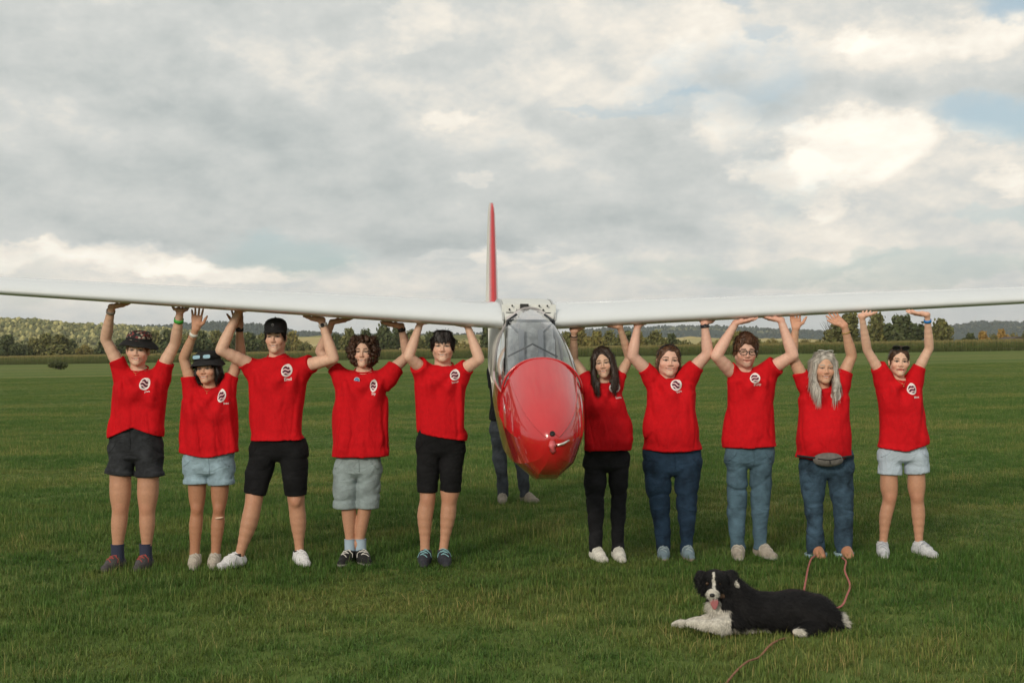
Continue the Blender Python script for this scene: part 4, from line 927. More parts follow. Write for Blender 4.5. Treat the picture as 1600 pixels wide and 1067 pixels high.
    V, Fc = join(*[(p[0], p[1]) for p in pieces]); part('body', V, Fc, SKIN, root, cols=np.concatenate([p[2] for p in pieces]))
    # ---- hair
    if sp.get('hair'):
        v, q = hair_mesh(sp); hm = hair_mat(sp['hairn'], sp['hairc']); r = np.random.default_rng(sp['seed'] + 90)
        nv, nq, nc = strands(v, q, sp, r); hw = Waves(sp['seed'] + 2, 12, 60, 260, (1, 1, 0.12)); c0 = np.clip(1 + 0.35 * hw(v), 0.4, 1.9)[:, None] * np.ones(3)
        V_, F_ = np.concatenate([v, nv]), [tuple(x) for x in q] + [tuple(x) for x in (nq + len(v))]
        part('hair', place(V_), F_, hm, root, cols=np.concatenate([c0, nc]))
    # ---- shirt
    T = Field(); T.loft(rows + top, 0.035, n=2.4)
    for side, A in enumerate(sp['arms']):
        S_, E, Wr, k = jt[side]; fr = A['sl'] + 0.06; end = S_ * (1 - fr) + E * fr; inn = np.array((col[0] + (S_[0] - col[0]) * 0.42, Y + 0.012, min(S_[2], col[2]) - 0.040))
        r1 = A.get('rs', 0.066 if fem else 0.072) * (0.5 + 0.5 * k); T.cone(S_ - (0, 0, 0.012), end, 0.064, r1 * 0.93, 0.03, cap=True); T.cone(inn, S_ - (0, 0, 0.012), 0.060, 0.060, 0.035); T.cone(inn - (0, 0, 0.06), S_ - (0, 0, 0.05), 0.075, 0.055, 0.04)
    if fem:
        bz, bs = sp.get('bust', (0.17, 1.0)); bzz = col[2] - bz
        for s in (-1, 1): T.ell((shx + s * 0.072, Y - 0.080, bzz), (0.066 * bs, 0.050 * bs, 0.066 * bs), 0.08)
    if sp.get('belly'): T.ell((rows[0][1], Y - 0.05, hz + 0.16), (rows[0][3] * 0.85, 0.12 + sp['belly'], 0.17), 0.08)
    T.cone(np.array((col[0], Y + 0.03, col[2] - 0.02)), np.array((col[0], Y + 0.03, col[2] + 0.015)), 0.066 if not fem else 0.060, 0.062 if not fem else 0.056, 0.02, cap=True)
    T.ell((col[0], Y - 0.035, col[2] + 0.050), (0.062, 0.070, 0.058), 0.008, None, 's')
    w1 = Waves(sp['seed'], 9, 26, 60, (1.0, 0.5, 0.22)); w2 = Waves(sp['seed'] + 3, 7, 10, 20, (1, 0.7, 0.7)); w3 = Waves(sp['seed'] + 5, 6, 40, 70, (0.25, 0.4, 1.0)); w4 = Waves(sp['seed'] + 8, 6, 9, 22, (1.0, 0.6, 0.45))
    zh0 = hz
    def folds(P):
        low = np.clip((shz - 0.10 - P[:, 2]) / 0.25, 0, 1); hem = np.exp(-((P[:, 2] - hz) / 0.10) ** 2)
        # tension folds running from the raised arms down over the chest
        acc = w1(P) * (0.0035 + 0.0055 * low) + w2(P) * 0.0080 + w3(P) * hem * 0.0040 + np.exp(-(w4(P) / 0.22) ** 2) * 0.0075 + np.exp(-(w1(P) / 0.25) ** 2) * 0.006 * low
        for side in (0, 1):
            S_ = sh[side]; dx, dz = P[:, 0] - S_[0], P[:, 2] - (S_[2] + 0.05); ang = np.arctan2(dx, -dz); rr = np.hypot(dx, dz)
            acc += np.sin(ang * 11 + sp['seed'] + side) * 0.0120 * np.exp(-((rr - 0.18) / 0.12) ** 2) * np.clip((shz + 0.01 - P[:, 2]) / 0.10, 0, 1) * np.clip((sha + 0.03 - np.abs(P[:, 0] - shx)) / 0.05, 0, 1)
        return acc * (0.25 + 0.75 * np.clip((P[:, 2] - zh0) / 0.06, 0, 1))
    T.dispf = folds
    if sp.get('hemtilt'):
        zl, zm_, zr = [px(cxp, yy)[2] for yy in sp['hemtilt']]; x0, x1 = rows[0][1] - rows[0][3], rows[0][1] + rows[0][3]
        def cut(X, Yy, Z):
            t = np.clip((X - x0) / (x1 - x0), 0, 1); zz = np.where(t < 0.5, zl + (zm_ - zl) * t * 2, zm_ + (zr - zm_) * (t - 0.5) * 2); return zz - Z + 0 * Yy
        T.cutf = cut
    tv, tf = T.mesh(0.0085); shirt = part('shirt', tv, tf, sp.get('shirtm', SHIRT), root); sb = BVHTree.FromPolygons(tv.tolist(), tf.tolist())
    if sp.get('logo'):
        lx_, ly_, rw, rh, ro = sp['logo']; c = px(lx_, ly_, -0.12); emblem_on(sb, c[0], c[2], rw * mpp * 0.95, rh * mpp * 0.95, ro, Y, shirt)
        if sp.get('text'): tx, ty, tw, tr, s_ = sp['text']; c = px(tx, ty, -0.12); text_on(sb, s_, c[0], c[2], tw * mpp, tr, Y, shirt)
    # collar rib
    cpts = []
    for j in range(28):
        q = 2 * math.pi * j / 28; cpts.append((col[0] + 0.063 * math.cos(q) * (1.06 if not fem else 1.0), Y + 0.016 + 0.068 * math.sin(q), col[2] + 0.010 + 0.022 * math.sin(q)))
    part('collar', *tube(cpts, 0.0065, 6, closed=True), SHIRT if not sp.get('shirtm') else sp['shirtm'], shirt)
    # ---- trousers or shorts
    Pn = sp['pants']; L = Field(); hemy = min(sp.get('hemtilt', (sp['torso'][0][0],))); pr = [row(*t, grow=(-0.007 if t[0] < hemy + 2 else -0.007)) for t in Pn['hips']]; pr = [(z, x, y, a, min(b, 0.108 if t_ else 0.100)) for t_, (z, x, y, a, b) in zip((0, 1, 1), pr)]; z0_, x0_, y0_, a0_, b0_ = pr[0]; ex = 0.028 if Pn['legs'][0][-1][1] - Pn['hips'][0][0] < 40 else 0.045; pr.insert(0, (z0_ - ex, x0_, y0_, a0_ * 0.55, b0_ * 0.50)); pr.insert(1, (z0_ - ex * 0.45, x0_, y0_, a0_ * 0.88, b0_ * 0.82)); L.loft(pr, 0.018, n=2.3)
    for l in Pn['legs']:
        li = Pn['legs'].index(l); lg_ = sp['legs'][li]; P = [px(x, y, sp['feet'][li].get('dy', 0.0) * float(np.clip((y - lg_[0][1]) / (lg_[-1][1] - lg_[0][1]), 0, 1))) for x, y, w in l]; R = [(w[0] if isinstance(w, tuple) else w) * mpp / 2 for x, y, w in l]; R = [r_ - 0.004 for r_ in R]; R[0] *= 0.93; P[0] = P[0] + np.array(((pr[-2][1] - P[0][0]) * 0.05, 0, 0)); L.chain(P, R, 0.014, cap=True); pc = pr[1]; L.cone(np.array((pc[1] + (P[0][0] - pc[1]) * 0.75, P[0][1], P[0][2] + 0.06)), P[0], R[0] * 0.72, R[0] * 0.92, 0.018)
        if Pn.get('cuff'):
            d = (P[-1] - P[-2]) / np.linalg.norm(P[-1] - P[-2]); L.cone(P[-1] - d * 0.035, P[-1], R[-1] + 0.008, R[-1] + 0.010, 0.003, cap=True, capa=True)
    f1 = Waves(sp['seed'] + 20, 8, 30, 70, (0.35, 0.5, 1.0)); f2 = Waves(sp['seed'] + 21, 8, 12, 30); amt = Pn.get('fold', 1.0)
    f3 = Waves(sp['seed'] + 23, 6, 22, 50, (0.45, 0.6, 1.0)); zb_ = px(*Pn['legs'][0][-1][:2])[2]
    L.dispf = lambda P: (0.12 + 0.88 * np.clip((P[:, 2] - zb_) / 0.07, 0, 1)) * (f1(P) * 0.0030 + f2(P) * 0.0038 + np.exp(-(f3(P) / 0.28) ** 2) * (0.005 + 0.006 * np.exp(-((P[:, 2] - 0.50) / 0.09) ** 2) + (0.007 if zb_ < 0.25 else 0.0) * np.exp(-((P[:, 2] - zb_) / 0.12) ** 2))) * amt
    pv, pf = L.mesh(0.0085); tro = part(Pn['name'], pv, pf, DENIM[Pn['m']], root)
    if Pn.get('cuffm'):
        for l in Pn['legs']:
            P = [px(x, y, (w[1] if isinstance(w, tuple) else 0)) for x, y, w in l]; d = (P[-1] - P[-2]) / np.linalg.norm(P[-1] - P[-2]); rr = (l[-1][2] if not isinstance(l[-1][2], tuple) else l[-1][2][0]) * mpp / 2
            part('cuff', *ring(P[-1] - d * 0.010, d, rr + 0.004, 0.042, 0.008, 24), DENIM[Pn['cuffm']], tro)
    if Pn.get('fly'):
        fx, fy0, fy1 = Pn['fly']; pts = []; bvp = BVHTree.FromPolygons(pv.tolist(), pf.tolist())
        for t in np.linspace(0, 1, 8):
            p = px(fx + 1.5 * math.sin(t * 2), fy0 + (fy1 - fy0) * t); h = bvp.ray_cast(Vector((p[0], Y - 1, p[2])), Vector((0, 1, 0)))
            if h[0]: pts.append(np.array(h[0]) + (0, -0.002, 0))
        if len(pts) > 2: part('fly_seam', *tube(pts, 0.0035, 5), DENIM[Pn['m']], tro)
    # pocket seams
    bvq = BVHTree.FromPolygons(pv.tolist(), pf.tolist()); hy = Pn['hips'][1][0]; xl_, xr_ = Pn['hips'][1][1], Pn['hips'][1][2]; big = Pn['legs'][0][-1][1] - hy
    for sgn, xe in ((1, xl_), (-1, xr_)):
        pts = []
        for t in np.linspace(0, 1, 7):
            p = px(xe + sgn * (17 - 12 * t ** 1.6), hy - 4 + (15 if big > 40 else 11) * t); h = bvq.ray_cast(Vector((p[0], Y - 1, p[2])), Vector((0, 1, 0)))
            if h[0]: pts.append(np.array(h[0]) + (0, -0.001, 0))
        if len(pts) > 3: part('pocket_seam', *tube(pts, 0.0032, 5), DENIM[Pn['m']], tro)
    # ---- feet
    for i, ft in enumerate(sp['feet']):
        lg = sp['legs'][i]; p = W(ft['at'][0], ft['at'][1], Y + ft.get('dy', 0.0)); wv_ = lg[-1][2]; ar = (wv_[0] if isinstance(wv_, tuple) else wv_) * mpp / 2
        st = sp['shoe']; shoe(root, (p[0], p[1]), ft['d'], st.get('L', 0.25 if fem else 0.285), st.get('upper', (0.5, 0.5, 0.5)), st.get('sole', (0.6, 0.6, 0.6)), st.get('lace', (0.6, 0.6, 0.6)), st.get('sock'), st.get('socktop', 0.15), ar, skin if st.get('bare') else None, st.get('boot', 0.0))
    # ---- bands at the wrists
    for side, t, wd, c, nm in sp.get('bands', []):
        S_, E, Wr, k = jt[side]; p = Wr * (1 - t) + E * t; rr = (0.0262 + (0.0312 - 0.0262) * min(1, t / 0.3)) * k + 0.0022
        o = part(nm, *ring(p, Wr - E, rr, wd, 0.003), plain('band_%02x%02x%02x' % tuple(int(v * 255) for v in c), c, rough=0.5), root)
        if nm == 'wristwatch': part('dial', *ring(p + np.array((0.0, -rr - 0.002, 0)), (0, 1, 0), 0.0, 0.006, 0.015, 16), plain('watch_dial', (0.03, 0.03, 0.035), rough=0.2), o)
    sp['_place'] = place; sp['_root'] = root; sp['_px'] = px; sp['_col'] = col; sp['_sb'] = sb
    for fn in sp.get('extra', []): fn(sp)
    return root

# ---- headgear, glasses and other worn things (in head coordinates)
def pattern_mat():
    m = bpy.data.materials.new('patterned_hat_cloth'); m.use_nodes = True; q = NT(m.node_tree); b = m.node_tree.nodes['Principled BSDF']; v = q.n('ShaderNodeTexCoord').outputs['Object']
    vo = q.n('ShaderNodeTexVoronoi'); vo.inputs['Scale'].default_value = 62; q.l.new(v, vo.inputs['Vector']); sepc = q.n('ShaderNodeSeparateColor'); q.l.new(vo.outputs['Color'], sepc.inputs[0])
    c = q.ramp(sepc.outputs[0], [(0.0, (0.02, 0.02, 0.022)), (0.35, (0.22, 0.05, 0.05)), (0.55, (0.45, 0.38, 0.30)), (0.75, (0.04, 0.06, 0.06)), (1.0, (0.30, 0.16, 0.13))]); c.node.color_ramp.interpolation = 'CONSTANT'
    q.l.new(c, b.inputs['Base Color']); b.inputs['Roughness'].default_value = 0.9; return m
BLACKCLOTH = plain('black_cloth', (0.016, 0.016, 0.018), rough=0.9, var=0.3, vscale=40, bump=0.3, bscale=500)
def bucket_hat(crownm, brim_r, top, base_z, tilt=(0.0, 0.0)):
    def fn(sp):
        R = _rot(tilt[0], tilt[1], 0); wv = lambda th, i: (0.004 * math.sin(3 * th + 1) + 0.003 * math.sin(5 * th), 0.002 * math.sin(4 * th))
        cr = [(0.093, base_z - 0.004), (0.092, base_z + 0.03), (0.087, top - 0.028), (0.080, top - 0.012), (0.066, top - 0.002), (0.03, top + 0.003), (0.001, top + 0.004)]
        V, F = lathe(cr, 44, 1.16, wv); pl = lambda V: sp['_place'](V @ R.T + (0, 0.012, 0))
        hat = part('bucket_hat', pl(V), F, crownm, sp['_root'])
        d = brim_r - 0.093; wb = lambda th, i: ((0.005 * math.sin(2 * th + 0.7) + 0.003 * math.sin(5 * th) - 0.012 * math.cos(2 * th)) * (i % 4) / 3, 0)
        br = [(0.092, base_z + 0.004), (0.093 + d * 0.35, base_z - 0.010), (0.093 + d * 0.7, base_z - 0.026), (brim_r, base_z - 0.045), (brim_r, base_z - 0.049), (0.093 + d * 0.7, base_z - 0.031), (0.093 + d * 0.35, base_z - 0.015), (0.088, base_z - 0.004)]
        V, F = lathe(br, 48, 1.10, lambda th, i: wb(th, i if i < 4 else 7 - i)); part('brim', pl(V), F, BLACKCLOTH, hat)
        V, F = lathe([(0.0925, base_z + 0.002), (0.0955, base_z + 0.004), (0.0950, base_z + 0.020), (0.0915, base_z + 0.022)], 44, 1.16, wv); part('hat_band', pl(V), F, BLACKCLOTH, hat)
    return fn
def baseball_cap(sp):
    pl = lambda V: sp['_place'](V @ _rot(0.06, 0, 0).T + (0, 0.010, 0.012))
    V, F = lathe([(0.0865, 0.030), (0.0885, 0.050), (0.087, 0.078), (0.077, 0.100), (0.058, 0.116), (0.030, 0.125), (0.001, 0.127)], 40, 1.14)
    cap = part('baseball_cap', pl(V), F, BLACKCLOTH, sp['_root'])
    V, F = [], []; n = 18
    for k, dz in ((0, 0.0), (1, -0.004)):
        for i in range(5):
            f = i / 4
            for j in range(n + 1):
                th = math.pi * (1.16 - 1.32 * j / n) - math.pi; a = -math.pi / 2 + (j / n - 0.5) * 2.3; r0 = 0.086
                x, y = r0 * math.cos(a), r0 * 1.14 * math.sin(a); reach = 0.066 * f * max(0.0, math.sin((j / n) * math.pi)) ** 0.6
                V.append((x * (1 + 0.05 * f), y - reach, 0.038 - 0.008 * f - 1.2 * (x * x) * f + dz))
    m = (n + 1)
    for k in (0, 1):
        for i in range(4):
            for j in range(n):
                a = k * 5 * m + i * m + j; q = (a, a + 1, a + m + 1, a + m); F.append(q if k else q[::-1])
    for j in range(n): a = 4 * m + j; F.append((a, a + 1, a + 1 + 5 * m, a + 5 * m))
    part('cap_peak', pl(np.array(V)), np.array(F), BLACKCLOTH, cap)
    part('badge', pl(ring(np.array((0, -0.0955, 0.080)), (0, 1, -0.25), 0.0, 0.004, 0.011, 16)[0]), ring(np.zeros(3), (0, 1, 0), 0, 0.004, 0.011, 16)[1], plain('badge_grey', (0.30, 0.30, 0.30), rough=0.5), cap)
    part('cap_button', pl(lathe([(0.008, 0.125), (0.007, 0.131), (0.001, 0.133)], 12, 1.0)[0]), lathe([(0.008, 0.125), (0.007, 0.131), (0.001, 0.133)], 12, 1.0)[1], BLACKCLOTH, cap)
def eyewear(name, z, y, tiltx, framec, lensm, lw=0.050, lh=0.036, thick=0.0024, arms=True, gap=0.018):
    def fn(sp):
        R = _rot(tiltx, 0, 0); pl = lambda V: sp['_place'](np.asarray(V) @ R.T + (0, y, z)); fm = plain('frame_%02x%02x%02x' % tuple(int(v * 255) for v in framec), framec, rough=0.3)
        vf = []
        for s in (-1, 1):
            cx = s * (gap / 2 + lw / 2); pts = []
            for j in range(20):
                q = 2 * math.pi * j / 20; c_, s_ = math.cos(q), math.sin(q); pts.append((cx + lw / 2 * np.sign(c_) * abs(c_) ** 0.55, 0.003 * abs(cx + lw / 2 * c_) / 0.05 + 0.16 * 0, lh / 2 * np.sign(s_) * abs(s_) ** 0.6))
            vf.append(tube(pts, thick, 6, closed=True))
            if arms: vf.append(tube([(s * (gap / 2 + lw), 0.004, lh * 0.25), (s * 0.079, 0.05, lh * 0.2), (s * 0.082, 0.105, 0.0)], thick * 0.9, 5, caps=False))
        vf.append(tube([(-gap / 2, 0, lh * 0.15), (0, -0.003, lh * 0.22), (gap / 2, 0, lh * 0.15)], thick, 6, caps=False))
        V, F = join(*vf); fr = part(name, pl(V), F, fm, sp['_root'])
        if lensm is not None:
            for s in (-1, 1):
                cx = s * (gap / 2 + lw / 2); P = [(cx, -0.001, 0)]
                for j in range(20):
                    q = 2 * math.pi * j / 20; c_, s_ = math.cos(q), math.sin(q); P.append((cx + lw / 2 * np.sign(c_) * abs(c_) ** 0.55, 0.001, lh / 2 * np.sign(s_) * abs(s_) ** 0.6))
                part('lens', pl(np.array(P)), [(0, 1 + j, 1 + (j + 1) % 20) for j in range(20)], lensm, fr)
    return fn
DARKLENS = plain('dark_lens', (0.008, 0.008, 0.010), rough=0.05, spec=0.8); MIRRORLENS = plain('mirrored_lens', (0.42, 0.62, 0.70), rough=0.08, metal=0.9)
def clear_lens():
    m = bpy.data.materials.new('clear_lens'); m.use_nodes = True; q = NT(m.node_tree); t = m.node_tree; t.nodes.clear()
    g = q.n('ShaderNodeBsdfGlossy'); g.inputs['Roughness'].default_value = 0.03; tr = q.n('ShaderNodeBsdfTransparent'); mx = q.n('ShaderNodeMixShader'); mx.inputs[0].default_value = 0.08
    q.l.new(tr.outputs[0], mx.inputs[1]); q.l.new(g.outputs[0], mx.inputs[2]); o = q.n('ShaderNodeOutputMaterial'); q.l.new(mx.outputs[0], o.inputs[0]); return m
CLEARLENS = clear_lens()
def necklace(drop, w):
    def fn(sp):
        c = sp['_col']; Y = sp['Y']; pts = []
        for t in np.linspace(-1, 1, 17):
            x = c[0] + w * t; z = c[2] + 0.022 - drop * (1 - abs(t) ** 1.4); h = sp['_sb'].ray_cast(Vector((x, Y - 1, z)), Vector((0, 1, 0)))
            y = h[0].y - 0.004 if h[0] else Y - 0.06
            pts.append((x, y, z))
        o = part('necklace', *tube(pts, 0.0016, 5), plain('gold_chain', (0.6, 0.36, 0.16), rough=0.3, metal=0.8), sp['_root'])
        p = np.array(pts[8]) + (0, -0.002, -0.008); part('pendant', *tube([p, p + (0, 0, -0.012)], 0.0035, 6), MATS['gold_chain'], o)
    return fn
def headband(sp):
    pts = [(0.080 * math.cos(a), -0.024 + 0.004 * math.sin(a * 2), 0.036 + 0.087 * math.sin(a)) for a in np.linspace(-0.05, math.pi + 0.05, 22)]
    part('headband', sp['_place'](tube(pts, 0.0060, 7)[0]), tube(pts, 0.0060, 7)[1], BLACKCLOTH, sp['_root'])
def pouch(sp):
    px = sp['_px']; c = px(1294, 719, -0.175); F = Field(); F.ell(c, (0.112, 0.045, 0.048), 0.02); F.ell(c + (0, 0, 0.02), (0.10, 0.04, 0.035), 0.02); V, Q = F.mesh(0.007)
    o = part('belt_pouch', V, Q, plain('pouch_grey', (0.13, 0.12, 0.11), rough=0.85, var=0.2, vscale=40), sp['_root'])
    part('zip', *tube([c + (-0.085, -0.036, 0.016), c + (-0.04, -0.046, 0.010), c + (0.0, -0.049, 0.006), c + (0.04, -0.046, 0.012), c + (0.085, -0.036, 0.020)], 0.004, 6), BLACKCLOTH, o)
    part('zip_pull', *tube([c + (0.0, -0.052, 0.006), c + (0.002, -0.053, -0.022)], 0.004, 6), BLACKCLOTH, o)
    part('waist_strap', *tube([px(1246, 712, -0.10), c + (-0.1, -0.01, 0.02), c + (0, 0.03, 0.03), c + (0.1, -0.01, 0.02), px(1333, 712, -0.10)], 0.009, 6), BLACKCLOTH, o)
def pin_badge(sp):
    c = sp['_px'](557, 594, -0.12); h = sp['_sb'].ray_cast(Vector((c[0], sp['Y'] - 1, c[2])), Vector((0, 1, 0))); y = h[0].y - 0.005
    o = part('pin_badge', *ring(np.array((c[0], y, c[2])), (0, 1, 0), 0.015, 0.006, 0.007, 20), plain('pin_rim', (0.45, 0.50, 0.55), rough=0.4), sp['_root'])
    part('pin_face', *ring(np.array((c[0], y - 0.001, c[2])), (0, 1, 0), 0.0, 0.005, 0.0155, 20), plain('pin_blue', (0.05, 0.20, 0.42), rough=0.3), o)
    part('pin_stripe', *box((c[0], y - 0.0045, c[2] + 0.001), (0.022, 0.002, 0.005), _rot(0, -0.25, 0)), plain('pin_pale', (0.35, 0.55, 0.72), rough=0.3), o)
def plaster(sp):
    c = sp['_px'](341, 810, -0.085); part('plaster', *tube([c + (-0.028, 0.040, -0.002), c + (-0.012, 0.030, 0.0), c + (0.012, 0.030, 0.003), c + (0.028, 0.040, 0.004)], 0.007, 6), plain('plaster_tan', (0.70, 0.48, 0.34), rough=0.7), sp['_root'])

